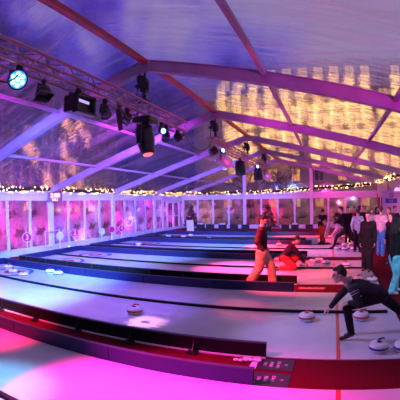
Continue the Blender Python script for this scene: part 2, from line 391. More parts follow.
names_k = ['nearest pit, its far side along the red aisle', 'pit with the crouching thrower, its near side', 'pit with the crouching thrower, its far side', 'pit with the kneeling player, its near side',
           'pit with the kneeling player, its far side', 'fourth pit from the camera, its near side', 'fourth pit from the camera, its far side', 'farthest pit, its near side', 'farthest pit, its far side']
j = 0
for i, y0 in enumerate(PITS):
    if i > 0:
        kerb(y0, -1, f'long dark kerb board of the {names_k[j]}', feet_side=1 if i <= 2 else 0); j += 1
    kerb(y0+PIT, 1, f'long dark kerb board of the {names_k[j]}'); j += 1
for i, y0 in enumerate(PITS):
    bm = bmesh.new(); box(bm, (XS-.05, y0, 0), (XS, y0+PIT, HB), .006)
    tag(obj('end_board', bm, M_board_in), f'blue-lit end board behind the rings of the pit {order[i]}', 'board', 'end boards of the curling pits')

# ------------------------------------------------------------------ roof structure
tn = [0]
def trim(bm, m, smooth=False):
    tn[0] += 1; return tag(obj(f'trim_{tn[0]}', bm, m, None, smooth), kind='structure')
for k, y in enumerate(NODES):
    bm = bmesh.new()
    for sx, xe in ((-1, XL), (1, XR)):
        he = HE if sx < 0 else HER
        beam(bm, (XM, y, HR-.13), (xe, y, he-.13), .13, .24)
        # inner flange grooves as thin lips
        beam(bm, (XM, y, HR-.005), (xe, y, he-.005), .18, .018); beam(bm, (XM, y, HR-.255), (xe, y, he-.255), .18, .018)
    box(bm, (XM-.17, y-.09, HR-.30), (XM+.17, y+.09, HR-.02), .02)
    trim(bm, M_alu)
bm = bmesh.new(); beam(bm, (XM+.03, YB, HR-.06), (XM+.03, YG, HR-.06), .13, .10); trim(bm, M_red)
for dx in (-4.9, -2.42, 2.60, 5.08):
    x = XM+dx; bm = bmesh.new(); beam(bm, (x, YB, slope_z(x)-.06), (x, YG, slope_z(x)-.06), .09, .08); trim(bm, M_alu)
for x, s in ((XL, 1), (XR, -1)):
    bm = bmesh.new(); box(bm, (x-.09, YB, HE-.26), (x+.09, YG, (HE if x < 0 else HER)-.04), .01); trim(bm, M_white)
bm = bmesh.new(); box(bm, (XL, YG-.09, HE-.22), (XR, YG+.09, HE-.04), .01); trim(bm, M_white)
# clear roof skin, one sheet per slope
def roof_sheet(xe, sgn):
    bm = bmesh.new(); ny, nx = 72, 10; g = []
    for a in range(ny+1):
        y = YB + (YG+.05-YB)*a/ny; row = []
        for b_ in range(nx+1):
            u_ = b_/nx; x = XM + (xe+sgn*.12-XM)*u_
            f = abs(math.sin(PI*(y-YG)/5.0))
            z = HR - abs(x-XM)*(HR-(HE if sgn < 0 else HER))/7.5 + .015 - .03*f*math.sin(PI*u_)
            row.append(bm.verts.new((x, y, z)))
        g.append(row)
    for a in range(ny):
        for b_ in range(nx):
            f = bm.faces.new((g[a][b_], g[a+1][b_], g[a+1][b_+1], g[a][b_+1]))
    o = obj('ceiling', bm, M_roof, None, True)
    me = o.data
    if me.polygons[0].normal.z > 0: me.flip_normals()
    return tag(o, kind='structure')
roof_sheet(XL, -1); roof_sheet(XR, 1)
bm = bmesh.new(); q = [(XL, HE), (XL, -.1), (XR, -.1), (XR, HER), (XM, HR)]
f_ = [bm.verts.new((x, YB, z)) for x, z in q]; b_ = [bm.verts.new((x, YB-.06, z)) for x, z in q]; bm.faces.new(f_); bm.faces.new(b_[::-1])
for i in range(5): bm.faces.new((f_[i], f_[(i+1) % 5], b_[(i+1) % 5], b_[i]))
tag(obj('wall_back', bm, mat('back_canvas', (.25, .2, .3), .8)), kind='structure')
# gable glazing
bm = bmesh.new(); q = [bm.verts.new(p) for p in ((XL, YG, HE-.04), (XR, YG, HE-.04), (XR, YG, HER), (XM, YG, HR))]; bm.faces.new(q)
tag(obj('wall_gable', bm, M_gable), kind='structure')
for x in (XM-2.5, XM+2.5):
    bm = bmesh.new(); box(bm, (x-.12, YG-.12, 0), (x+.12, YG+.06, slope_z(x)-.2), .015); trim(bm, M_white)
# eave posts
for y in NODES:
    for x, s in ((XL, 1), (XR, -1)):
        bm = bmesh.new(); box(bm, (x-.11, y-.14, -.1), (x+.11, y+.14, (HE if x < 0 else HER)-.05), .02)
        box(bm, (x-.16, y-.2, -.012), (x+.16, y+.2, .01)); trim(bm, M_white if x < 0 else M_red)

# ------------------------------------------------------------------ windows
wn = [0]
def window(loc, rz, width, z0, z1, pane, mull=.14, foot=.22):
    wn[0] += 1
    t = bpy.data.objects.new(f'window_{wn[0]}', None); C.objects.link(t); t.location = loc; t.rotation_euler = (0, 0, rz); t['kind'] = 'structure'
    h = width/2; bm = bmesh.new()
    for s in (-1, 1): box(bm, (s*h-(mull/2 if s > 0 else 0), -.035, 0), (s*h+(mull/2 if s < 0 else 0), .035, HE-.2), .006)
    box(bm, (-h, -.03, z1), (h, .03, HE-.2), .004); box(bm, (-h, -.03, 0), (h, .03, z0), .004)
    box(bm, (-h+mull/2, -.045, z1-.02), (h-mull/2, .045, z1+.03), .004); box(bm, (-h+mull/2, -.06, z0-.03), (h-mull/2, .045, z0+.02), .004)
    obj('window_frame', bm, M_white, t)
    bm = bmesh.new(); box(bm, (-h+mull/2, -.006, z0), (h-mull/2, .006, z1)); obj('pane', bm, pane, t)
    return t
for k in range(0, 28):
    y = YG - 1.25*k - .625
    if k in (0, 1, 2): continue
    window((XL, y, 0), PI/2, 1.25, .26, 2.2, M_fog)
for j in range(12): window((XL+.625+1.25*j, YG, 0), 0, 1.25, .26, 2.2, M_pane if j > 1 else M_fog)
for k in range(0, 28): window((XR, YG-.625-1.25*k, 0), PI/2, 1.25, .26, 2.2, M_pane)
# double door at the far end of the left wall (three bays wide)
d = bpy.data.objects.new('door_1', None); C.objects.link(d); d.location = (XL, YG-1.875, 0); d.rotation_euler = (0, 0, PI/2); d['kind'] = 'structure'
bm = bmesh.new()
for s in (-1, 1):
    box(bm, (s*1.8-.08, -.05, 0), (s*1.8+.08, .05, HE-.2), .006); box(bm, (s*1.1-.06, -.05, 0), (s*1.1+.06, .05, 2.4), .006)
box(bm, (-1.8, -.05, 2.12), (1.8, .05, 2.49), .006); box(bm, (-1.8, -.05, 0), (-1.1, .05, .26)); box(bm, (1.1, -.05, 0), (1.8, .05, .26))
obj('door_frame', bm, M_white, d)
for s in (-1, 1):
    bm = bmesh.new(); x0, x1 = sorted((s*.02, s*1.04))
    box(bm, (x0, -.03, .02), (x0+.1, .03, 2.1), .004); box(bm, (x1-.1, -.03, .02), (x1, .03, 2.1), .004)
    box(bm, (x0+.1, -.03, .02), (x1-.1, .03, .2)); box(bm, (x0+.1, -.03, 1.98), (x1-.1, .03, 2.1)); box(bm, (x0+.1, -.03, .98), (x1-.1, .03, 1.06))
    lf = obj('door_leaf', bm, M_white, d)
    bm = bmesh.new(); box(bm, (x0+.1, -.005, .2), (x1-.1, .005, 1.98)); obj('pane', bm, M_pane, lf)
    bm = bmesh.new(); bar(bm, (s*.12, -.07, .85), (s*.12, -.07, 1.25), .014); obj('door_handle', bm, M_chrome, lf)
    bm = bmesh.new(); box(bm, *( ((-1.72, -.005, .26), (-1.16, .005, 2.12)) if s < 0 else ((1.16, -.005, .26), (1.72, .005, 2.12)) )); obj('pane', bm, M_fog, d)

# ------------------------------------------------------------------ fairy-light garlands
def garland(pts, label, n_b, seed):
    rnd = random.Random(seed); t = thing('fairy_light_garland', label, 'garland', pts[0], 0, 'fairy light garlands along the eaves')
    P = [V(p)-V(pts[0]) for p in pts]; L = [(P[i+1]-P[i]).length for i in range(len(P)-1)]; tot = sum(L)
    def at(u):
        u *= tot
        for i, l in enumerate(L):
            if u <= l or i == len(L)-1: return P[i].lerp(P[i+1], u/l)
            u -= l
    bm = bmesh.new(); tube(bm, [at(i/60) for i in range(61)], .085, 6)
    for i in range(int(tot*230)):
        c = at(rnd.random()); d_ = V((rnd.gauss(0, 1), rnd.gauss(0, 1), rnd.gauss(0, 1))).normalized()*rnd.uniform(.07, .17); s = V((rnd.gauss(0, 1), rnd.gauss(0, 1), rnd.gauss(0, 1))).normalized()*.028
        a, b_, c_ = c-s, c+s, c+d_; bm.faces.new([bm.verts.new(q_) for q_ in (a, b_, c_)])
    obj('fir_foliage', bm, M_leaf, t)
    bm = bmesh.new()
    for i in range(int(tot*n_b)):
        c = at((i+rnd.random())/(tot*n_b)) + V((rnd.gauss(0, 1), rnd.gauss(0, 1), rnd.gauss(0, 1))).normalized()*rnd.uniform(.095, .15)
        bmesh.ops.create_icosphere(bm, subdivisions=1, radius=rnd.choice((.012, .016, .022, .028)), matrix=Matrix.Translation(c))
    o = obj('fairy_lights', bm, M_bulb, t); o['kind'] = 'stuff'
    return t
for k in range(5):
    ya, yb = YG-5*k-4.82, YG-5*k-.18
    garland([(XL+.17, ya, HE-.02), (XL+.17, (ya+yb)/2, HE-.08), (XL+.17, yb, HE-.02)],
            ['fairy light garland above the far double doors at the corner', 'fairy light garland over the left windows, second bay from the corner', 'fairy light garland over the left windows, third bay from the corner',
             'fairy light garland left of the red digit display', 'fairy light garland on the left wall nearest the camera'][k], 20, k)
gz = lambda x: HE-.02 + max(0, (x+5))*.055 + .12
for k, (xa, xb) in enumerate(((XL+.45, XM-2.68), (XM-2.32, XM+2.32), (XM+2.68, XR-.5))):
    garland([(xa, YG-.2, gz(xa)-.1), ((xa+xb)/2, YG-.2, gz((xa+xb)/2)-.14), (xb, YG-.2, gz(xb)-.1)], ['fairy light garland across the end wall, left third by the corner', 'fairy light garland across the end wall, middle third', 'fairy light garland across the end wall above the crowd'][k], 20, 20+k)
garland([(XR-.2, 11.6, HER-.1), (XR-.2, 16.6, HER-.15), (XR-.2, YG-.5, HER-.05)], 'dense glowing garland on the right eave above the banner', 16, 33)

# ------------------------------------------------------------------ the city outside
def glow_mat(name, c0, c1, strength):
    m, nt = nodes_of(name); L = nt.links.new
    tc = mk(nt, 'ShaderNodeTexCoord'); mp = mk(nt, 'ShaderNodeMapping'); mp.inputs['Scale'].default_value = (2.2, 2.2, .5); L(tc.outputs['Object'], mp.inputs[0])
    n = mk(nt, 'ShaderNodeTexNoise'); n.inputs['Scale'].default_value = 2.0; n.inputs['Detail'].default_value = 3; L(mp.outputs[0], n.inputs['Vector'])
    r = mk(nt, 'ShaderNodeValToRGB'); r.color_ramp.elements[0].position = .35; r.color_ramp.elements[1].position = .62
    r.color_ramp.elements[0].color = (*c0, 1); r.color_ramp.elements[1].color = (*c1, 1); L(n.outputs['Fac'], r.inputs['Fac'])
    em = mk(nt, 'ShaderNodeEmission'); em.inputs['Strength'].default_value = strength; L(r.outputs['Color'], em.inputs['Color'])
    out = mk(nt, 'ShaderNodeOutputMaterial'); L(em.outputs[0], out.inputs['Surface']); m.cycles.emission_sampling = 'NONE'; return m
M_glow = glow_mat('lit_window', (.75, .30, .05), (1, .62, .26), 2.7)
M_glowdim = glow_mat('dim_lit_window', (.35, .06, .10), (1, .42, .2), 2.6)
M_glowlow = glow_mat('low_window', (.3, .07, .03), (.9, .36, .12), .9)
M_dark = mat('dark_glass', (.03, .03, .06), .15)
M_brick = mat('dark_brick', (.10, .09, .16), .8, var=.3)
def window_parts(root, spots, wv, hv, glow, wall_y):
    proto = None
    for (x, z, lit) in spots:
        bm = bmesh.new()
        for s in (-1, 1): box(bm, (s*wv/2-.1, -.16, -hv/2), (s*wv/2+.1, .04, hv/2))
        box(bm, (-wv/2-.25, -.28, -hv/2-.15), (wv/2+.25, .04, -hv/2)); box(bm, (-wv/2-.2, -.2, hv/2), (wv/2+.2, .04, hv/2+.2))
        box(bm, (-.04, -.1, -hv/2), (.04, .0, hv/2)); box(bm, (-wv/2, -.1, hv*.15), (wv/2, 0, hv*.15+.07))
        if proto is None:
            wf = obj('window', bm, M_cream, root); proto = wf.data
        else:
            bm.free(); wf = bpy.data.objects.new('window', proto); C.objects.link(wf); wf.parent = root
        wf.location = (x, wall_y, z)
        b2 = bmesh.new(); box(b2, (-wv/2, -.03, -hv/2), (wv/2, .0, hv/2)); obj('lit_pane' if lit else 'pane', b2, (glow if z > 6.5 else M_glowlow if glow is M_glow else glow) if lit else M_dark, wf)
h = thing('hotel_building', 'tall cream hotel with rows of golden lit windows behind the end wall', 'building', (0, 48, 0))
bm = bmesh.new(); box(bm, (-18, .05, -.1), (30, 10, 21.0)); box(bm, (-18.3, -.35, 20.4), (30.3, .05, 21.0)); box(bm, (-18, -.2, 3.7), (30, .05, 4.0))
for x in (-18, -15.6, 25, 30): box(bm, (x-.22, -.18, -.1), (x+.22, .05, 20.4))
obj('facade', bm, M_cream, h)
bm = bmesh.new()
for i in range(-36, 60): box(bm, (i*.5-.09, -.3, 21.0), (i*.5+.09, -.1, 22.0))
box(bm, (-18.2, -.36, 22.0), (30.2, -.04, 22.25)); obj('roof_balustrade', bm, M_cream, h)
rr = random.Random(4)
window_parts(h, [(-13.4+2.2*i, 12.05+3.35*f, rr.random() < .9) for i in range(17) for f in range(3)], 1.45, 2.75, M_glow, .04)
window_parts(h, [(-13.4+3.1*i, 2.0+3.35*f, rr.random() < .8) for i in range(12) for f in range(3)], 1.3, 1.6, M_glow, .04)
for x in (-14, -6, 2, 10, 18, 26): spot('facade_uplight', (x, 43.5, 3.4), (x, 48, 14), (1, .42, .18), 700, 100, .9, .4)
spot('facade_uplight', (8, 40, 9), (8, 48, 18), (1, .35, .3), 900, 130, .9, .6)
for i, (ya, yb, hz, nm) in enumerate(((-4, 6, 13, 'nearest the camera'), (6.3, 14, 16.5, 'with the highest roof'), (14.3, 24, 12.5, 'third along the street'), (24.3, 38, 15, 'far end by the corner'))):
    t = thing('town_house', f'dark violet town house beyond the left windows, {nm}', 'building', (-25, (ya+yb)/2, 0), PI/2)
    hl = (yb-ya)/2; bm = bmesh.new(); box(bm, (-hl, .05, -.1), (hl, 8, hz)); obj('facade', bm, M_brick, t)
    bm = bmesh.new(); vs = [bm.verts.new(p) for p in ((-hl, -.2, hz), (hl, -.2, hz), (hl, 8.2, hz), (-hl, 8.2, hz), (-hl*.7, 4, hz+3), (hl*.7, 4, hz+3))]
    for q in ((0, 1, 5, 4), (2, 3, 4, 5), (1, 2, 5), (3, 0, 4), (0, 3, 2, 1)): bm.faces.new([vs[k_] for k_ in q])
    for sx in (-.5, .4): box(bm, (hl*sx-.5, 3, hz+.5), (hl*sx+.5, 4.2, hz+4.4))
    obj('roof', bm, mat('slate', (.03, .03, .06), .6), t)
    n_ = int((yb-ya)/2.4)
    window_parts(t, [(-hl+1.3+i2*2.4, 2+3.2*f, rr.random() < .30) for i2 in range(n_) for f in range(int((hz-1)/3.2))], 1.2, 1.7, M_glowdim, .04)
spot('facade_uplight', (-20, 8, .5), (-25, 10, 9), (.25, .12, 1), 2500, 120, .9, .4)
spot('facade_uplight', (-20, 22, .5), (-25, 22, 9), (.5, .08, 1), 2500, 120, .9, .4)

def bare_tree(loc, hgt, seed, label):
    rnd = random.Random(seed); t = thing('bare_tree', label, 'tree', loc); bm = bmesh.new()
    def br(p, d, l, r, dep):
        q = p + d*l; mid = p + d*l*.5 + V((rnd.gauss(0, .05), rnd.gauss(0, .05), 0))*l
        tube(bm, [p, mid, q], [r, r*.8, r*.62], 5)
        if dep == 0: return
        for _ in range(3 if dep > 1 else 4):
            nd = (d + V((rnd.gauss(0, .55), rnd.gauss(0, .55), rnd.gauss(.12, .3)))).normalized(); br(q, nd, l*rnd.uniform(.62, .8), r*.58, dep-1)
    br(V((0, 0, -.1)), V((0, 0, 1)), hgt*.3, .17, 4); obj('branches', bm, mat('bark', (.05, .03, .025), .85), t)
bare_tree((-3.2, 33, 0), 6.2, 3, 'bare winter tree outside the end wall before the hotel')
bare_tree((-7.6, 35, 0), 7.0, 8, 'bare winter tree outside near the far left corner')

def fir(loc, hgt, rad, seed, label, name='potted_fir_tree', pot=True):
    rnd = random.Random(seed); t = thing(name, label, 'tree', loc)
    bm = bmesh.new(); bar(bm, (0, 0, .1), (0, 0, hgt*.9), .035); obj('trunk', bm, mat('fir_bark', (.07, .04, .03), .9), t)
    bm = bmesh.new()
    for i in range(1500):
        z = hgt*(.16+.84*(1-math.sqrt(rnd.random()))); f = 1-(z/hgt-.16)/.84; a = rnd.random()*2*PI
        rr_ = rad*f*(.35+.65*rnd.random())*(1+.18*math.sin(z*22)); c = V((rr_*math.cos(a), rr_*math.sin(a), z))
        d_ = V((math.cos(a), math.sin(a), -.25+.2*rnd.random())).normalized()*rnd.uniform(.10, .18); s = V((-math.sin(a), math.cos(a), rnd.gauss(0, .4))).normalized()*.035
        bm.faces.new([bm.verts.new(q_) for q_ in (c-s, c+s, c+d_)])
    obj('needles', bm, M_leaf, t)
    if pot:
        bm = bmesh.new(); lathe(bm, [(.16, 0), (.22, .32), (.24, .32), (.24, .36), (.19, .36), (.18, .30)], seg=20); obj('pot', bm, M_black, t)
fir((-3.9, 23.6, -.012), 2.0, .62, 1, 'dark potted fir tree before the end wall behind the man in pale trousers')
fir((-9.75, 24.9, -.012), 1.9, .55, 2, 'dark potted fir tree in the corner beside the leaning white sign')
fir((-12.3, 11.9, -.12), 2.3, .6, 5, 'dark fir outside the window beside the red digit display', 'fir_tree', False)
fir((-12.3, 17.0, -.12), 2.3, .5, 6, 'dark fir outside the left windows, midway to the corner', 'fir_tree', False)

# ------------------------------------------------------------------ trusses
TX = XM; TZ0, TZ1, TW = 3.87, 4.13, .14
def truss(y0, y1, label):
    t = thing('lighting_truss', label, 'truss', (TX, (y0+y1)/2, TZ0)); h_ = (y1-y0)/2
    for sx in (-1, 1):
        for z in (0, TZ1-TZ0):
            bm = bmesh.new(); bar(bm, (sx*TW, -h_, z), (sx*TW, h_, z), .026, 10); obj('chord', bm, M_truss, t)
    n = int(round((y1-y0)/.28)); H = TZ1-TZ0
    for face in range(4):
        bm = bmesh.new()
        for i in range(n):
            a, b_ = -h_+2*h_*i/n, -h_+2*h_*(i+1)/n; s = i % 2
            if face < 2:
                x = (-1, 1)[face]*TW; bar(bm, (x, a, H*s), (x, b_, H*(1-s)), .010, 5)
            else:
                z = (0, H)[face-2]; bar(bm, ((-TW, TW)[s], a, z), ((TW, -TW)[s], b_, z), .010, 5)
        obj('lacing', bm, M_truss, t)
M_truss = mat('truss_alloy_warm', (.42, .22, .28), .4, .5)
truss(.9, 8.75, 'long alloy lighting truss at upper left, nearest the camera')
truss(11.15, 21.7, 'farther alloy lighting truss with the pink lit cans, in the roof centre')

def cable(name, pts, r, label, cat='cable', m=None, sag=0.):
    P = []
    for i in range(len(pts)-1):
        a, b_ = V(pts[i]), V(pts[i+1])
        for k in range(12):
            u = k/12; P.append(a.lerp(b_, u) - V((0, 0, sag*4*u*(1-u))))
    P.append(V(pts[-1])); o0 = P[0].copy(); bm = bmesh.new(); tube(bm, [p-o0 for p in P], r, 6)
    return tag(obj(name, bm, m or M_black, None, True, o0), label, cat)
cable('power_cable', [(TX, 8.72, 3.98), (TX, 11.2, 3.98)], .018, 'black cable drooping between the two lighting trusses', sag=.42)
cable('power_cable', [(TX+.12, 2.35, 3.86), (TX+.12, 3.05, 3.80)], .014, 'black cable looped beside the glowing cyan lamp', sag=.28)
cable('power_cable', [(TX+.16, 5.35, 3.86), (TX+.16, 6.2, 3.86)], .014, 'black cable looped under the truss between small spotlights', sag=.22)

def hoist(y, label):
    t = thing('chain_hoist', label, 'hoist', (TX, y, TZ1), 0, 'chain hoists carrying the trusses')
    bm = bmesh.new(); box(bm, (-.075, -.09, .27), (.075, .09, .60), .02); box(bm, (.075, -.05, .32), (.11, .05, .52), .01); lathe(bm, [(.05, -.02), (.062, .02), (.062, .12), (.04, .16)], (-.075, 0, .44), (-1, 0, 0), 14); obj('hoist_motor', bm, M_black, t)
    bm = bmesh.new(); bar(bm, (0, 0, .60), (0, 0, HR-TZ1-.28), .028)
    for i in range(5): lathe(bm, [(.022, -.012), (.03, 0), (.022, .012)], (0, 0, .62+i*.03), seg=8)
    obj('chain', bm, M_black, t)
    bm = bmesh.new(); bar(bm, (0, 0, .05), (0, 0, .30), .04); lathe(bm, [(.03, 0), (.05, .03), (.05, .07), (.03, .10)], (0, 0, .14), seg=12); obj('hook', bm, M_black, t)
    bm = bmesh.new(); tube(bm, [(-TW, 0, 0), (-TW*.8, 0, .08), (0, 0, .14), (TW*.8, 0, .08), (TW, 0, 0)], .016, 8); obj('sling', bm, M_black, t)
    bm = bmesh.new(); pts = [(-.10, -.05, .72), (-.14, -.03, .45), (-.17, -.05, .2), (-.13, -.05, .02)]; tube(bm, pts, .013, 6); tube(bm, [(-.05, 0, HR-TZ1-.3), (-.1, -.04, .9), (-.12, -.05, .6), (-.06, 0, .3)], .014, 6)
    lathe(bm, [(.0, 0), (.07, .02), (.09, .14), (.07, .17), (0, .17)], (-.10, -.02, .50), seg=12); obj('chain_bag', bm, M_blackf, t)
for y, nm in ((6.66, 'carrying the near truss under the first roof joint'), (11.66, 'at the near end of the farther truss'), (16.66, 'midway along the farther truss'), (21.4, 'at the far end of the farther truss')): hoist(y, f'black chain hoist {nm}')

# ------------------------------------------------------------------ stage lamps
M_lens = mat('dark_lens', (.05, .06, .12), .08, spec=.8)
M_cyan = mat('cyan_led', (.2, .8, 1), .3, emit=(.30, .80, 1), es=9)
M_cyanr = mat('blue_halo_plate', (.1, .5, .9), .3, emit=(.01, .20, .95), es=1.6)  # glowing plate stands in for the blue halo around the LEDs
M_pinkcan = mat('silver_can', (.62, .60, .64), .38, .3)
def lamp_base(name, label, loc, grp=None): return thing(name, label, 'stage lamp', loc, 0, grp)
def clamp_yoke(t, top, w_, drop, m=None):
    bm = bmesh.new(); box(bm, (-.03, -.035, top-.06), (.03, .035, top), .008); lathe(bm, [(.032, -.03), (.045, -.03), (.045, .03), (.032, .03)], (0, 0, top+.02), (0, 1, 0), 14); obj('clamp', bm, M_black, t)
    bm = bmesh.new()
    box(bm, (-.012, -w_, top-.085), (.012, w_, top-.06)); box(bm, (-.018, -w_-.012, top-drop), (.018, -w_, top-.06)); box(bm, (-.018, w_, top-drop), (.018, w_+.012, top-.06)); obj('yoke', bm, M_black, t)
def par(label, loc, d, r=.10, L=.24, top=None, lens=None, body=None, led=False, name='par_lamp'):
    t = lamp_base(name, label, loc); clamp_yoke(t, TZ0-loc[2]-.03, r+.015, TZ0-loc[2]+.0)
    d = V(d).normalized(); c = -d*L*.45
    bm = bmesh.new(); lathe(bm, [(r*.35, 0), (r*.7, .02), (r*.82, L*.25), (r, L*.4), (r, L*.95), (r*1.06, L*.95), (r*1.06, L), (r*.9, L), (r*.88, L*.9)], c, d, 20)
    for k in range(3): lathe(bm, [(r*.84, 0), (r*.95, .006), (r*.84, .012)], c + d*(L*.12+.03*k), d, 20)
    obj('lamp_housing', bm, body or M_black, t, True)
    _, u, v = basis(d)
    if led:
        bm = bmesh.new()
        for k in range(7):
            q = c + d*(L*.93) + (u*math.cos(k*PI/3)+v*math.sin(k*PI/3))*(0 if k == 6 else r*.55); lathe(bm, [(.0, .0), (r*.2, .0), (r*.2, .008), (0, .014)], q, d, 12)
        obj('led_lens', bm, M_cyan, t)
        bm = bmesh.new(); lathe(bm, [(0, 0), (r*.9, 0), (r*.9, .004), (0, .004)], c+d*(L*.91), d, 24); obj('led_plate', bm, M_cyanr, t)
    else:
        bm = bmesh.new(); lathe(bm, [(0, 0), (r*.88, 0), (r*.7, .012), (0, .02)], c+d*(L*.9), d, 20); obj('front_lens', bm, lens or M_lens, t, True)
    return t
par('round LED lamp glowing bright cyan at the upper left', (TX+.02, 3.07, 3.69), (.72, -.62, -.35), .135, .22, led=True, name='led_lamp')
spot('led_beam', (TX+.16, 2.92, 3.62), (-1.0, .2, 1.0), (.15, .6, 1), 60, 60)
def barn(label, loc, d, w_=.2, h_=.14):
    t = lamp_base('fresnel_lamp', label, loc); t.scale = (.72, .72, .72); clamp_yoke(t, TZ0-loc[2]-.03, w_*.62, TZ0-loc[2]+.02); d = V(d).normalized(); _, u, v = basis(d); u, v = V((0, 0, 1)).cross(d).normalized(), None
    v = d.cross(u)
    def fr(bm, a, b_, hw, hh, hw2, hh2):
        vs = [bm.verts.new(d*z + u*sx*W_ + v*sy*H_) for z, W_, H_ in ((a, hw, hh), (b_, hw2, hh2)) for sx, sy in ((-1, -1), (1, -1), (1, 1), (-1, 1))]
        for q in ((0, 1, 2, 3), (7, 6, 5, 4), (0, 4, 5, 1), (1, 5, 6, 2), (2, 6, 7, 3), (3, 7, 4, 0)): bm.faces.new([vs[i] for i in q])
    bm = bmesh.new(); fr(bm, -.11, .0, w_*.32, h_*.36, w_*.5, h_*.55); fr(bm, .0, .06, w_*.5, h_*.55, w_*.5, h_*.55); obj('lamp_housing', bm, M_black, t)
    for s, ax in ((-1, u), (1, u), (-1, v), (1, v)):
        o_ = v if ax is u else u; hw = (w_*.5 if ax is u else h_*.55); ho = (h_*.6 if ax is u else w_*.55)
        bm = bmesh.new(); p0 = d*.06 + ax*s*hw; p1 = d*.17 + ax*s*(hw+.055)
        vs = [bm.verts.new(p + o_*q*ho*k + d*e_) for e_ in (0, .006) for p, k in ((p0, 1), (p1, 1.25)) for q in (-1, 1)]
        for q in ((0, 1, 3, 2), (4, 6, 7, 5), (0, 2, 6, 4), (1, 5, 7, 3), (0, 4, 5, 1), (2, 3, 7, 6)): bm.faces.new([vs[i] for i in q])
        obj('barn_door', bm, M_black, t)
    return t
barn('small black barn-door lamp hanging just right of the cyan lamp', (TX, 3.60, 3.66), (.35, -.1, -.93), .24, .18)
# large rectangular flood
t = lamp_base('flood_lamp', 'large rectangular black flood lamp with a pale slit on the near truss', (TX, 4.42, 3.62)); clamp_yoke(t, .22, .20, .26)
bm = bmesh.new(); box(bm, (-.12, -.21, -.15), (.12, .21, .13), .02); box(bm, (.10, -.24, .10), (.20, .24, .13)); box(bm, (.10, -.24, -.19), (.22, .24, -.15)); box(bm, (.10, -.24, -.17), (.20, -.21, .13)); box(bm, (.10, .21, -.17), (.20, .24, .13))
for k in range(6): box(bm, (-.15, -.19, -.11+.04*k), (-.12, .19, -.10+.04*k))
obj('lamp_housing', bm, M_black, t)
bm = bmesh.new(); box(bm, (.12, -.16, .01), (.128, .15, .055)); obj('lamp_slit', bm, mat('slit_glow', (.6, .6, 1), .3, emit=(.5, .4, 1), es=.8), t)['label'] = 'pale lilac slit'
bm = bmesh.new(); tube(bm, [(0, .1, .13), (.05, .2, .18), (.02, .28, .12), (0, .22, .0)], .014); obj('lead', bm, M_black, t)
par('small black spotlight right of the large flood lamp', (TX, 5.20, 3.66), (.5, -.2, -.85), .095, .2)
par('small black spotlight just left of the big hanging moving head', (TX, 5.98, 3.70), (-.3, -.5, -.7), .095, .2)
par('small dark lamp with a cyan lens right of the moving head', (TX+.05, 7.42, 3.68), (.8, -.55, -.2), .075, .16, led=True, name='led_lamp')
par('small black spotlight, second last on the near truss', (TX, 7.75, 3.62), (.2, -.5, -.85), .10, .2)
par('small black spotlight at the far end of the near truss', (TX, 8.45, 3.72), (.6, .2, -.75), .11, .22)
# big moving head
t = lamp_base('moving_head_lamp', 'big black moving head lamp hanging under the hoist', (TX, 6.72, 3.45)); t.scale = (1.25, 1.25, 1.25)
bm = bmesh.new(); box(bm, (-.17, -.17, .22), (.17, .17, .33), .025); obj('base_box', bm, M_black, t)
bm = bmesh.new(); lathe(bm, [(.07, .17), (.07, .22)], seg=16); box(bm, (-.05, -.22, .13), (.05, .22, .17), .01)
for s in (-1, 1): box(bm, (-.05, s*.20-.025, -.16), (.05, s*.20+.025, .17), .015)
obj('yoke', bm, M_black, t)
bm = bmesh.new(); lathe(bm, [(.08, -.20), (.15, -.17), (.16, -.05), (.155, .10), (.12, .26), (.13, .28), (.11, .32), (.09, .31)], (0, 0, -.02), (.25, -.12, -1), 24); obj('lamp_head', bm, M_black, t, True)
bm = bmesh.new(); lathe(bm, [(0, 0), (.085, 0), (.07, .015), (0, .02)], V((0, 0, -.02))+V((.25, -.12, -1)).normalized()*.315, (.25, -.12, -1), 20); obj('front_lens', bm, mat('red_lens', (.8, .1, .15), .2, emit=(1, .15, .2), es=1.2), t)['label'] = 'glowing red lens'
for s in (-1, 1):
    bm = bmesh.new(); box(bm, (.16, s*.03-.02, .05), (.166, s*.03+.02, .058)); obj('display_strip', bm, mat('strip', (.6, .5, .6), .4), t)
# lamps on the farther truss
par('small dark lamp at the near end of the farther truss', (TX, 11.5, 3.72), (-.7, -.5, -.4), .13, .26)
par('large silver can lit magenta and pink on the farther truss', (TX+.05, 12.35, 3.50), (.35, .75, -.45), .23, .50, body=M_pinkcan, name='can_lamp')
bm = bmesh.new()
par('tall black can pointing down midway on the farther truss', (TX, 15.1, 3.5), (.1, -.1, -1), .22, .60)
par('tall black can pointing down near the far end of the truss', (TX, 19.1, 3.52), (.1, -.1, -1), .24, .62)
par('silver can lit pink at the far end of the farther truss', (TX+.1, 20.9, 3.52), (.5, .7, -.5), .24, .5, body=M_pinkcan, name='can_lamp')
par('small lamp with a cyan lens above the pink silver can', (TX+.12, 12.0, 3.80), (.8, -.6, 0), .08, .14, led=True, name='led_lamp')
par('small lamp with a cyan lens near the far end of the truss', (TX+.12, 18.2, 3.78), (.8, -.6, 0), .09, .14, led=True, name='led_lamp')
spot('spot_light', (-1.6, 10.4, 3.0), (TX, 12.3, 3.5), (1, .05, .5), 120, 30)
spot('spot_light', (-1.6, 19.2, 3.0), (TX, 21.0, 3.5), (1, .05, .45), 120, 30)

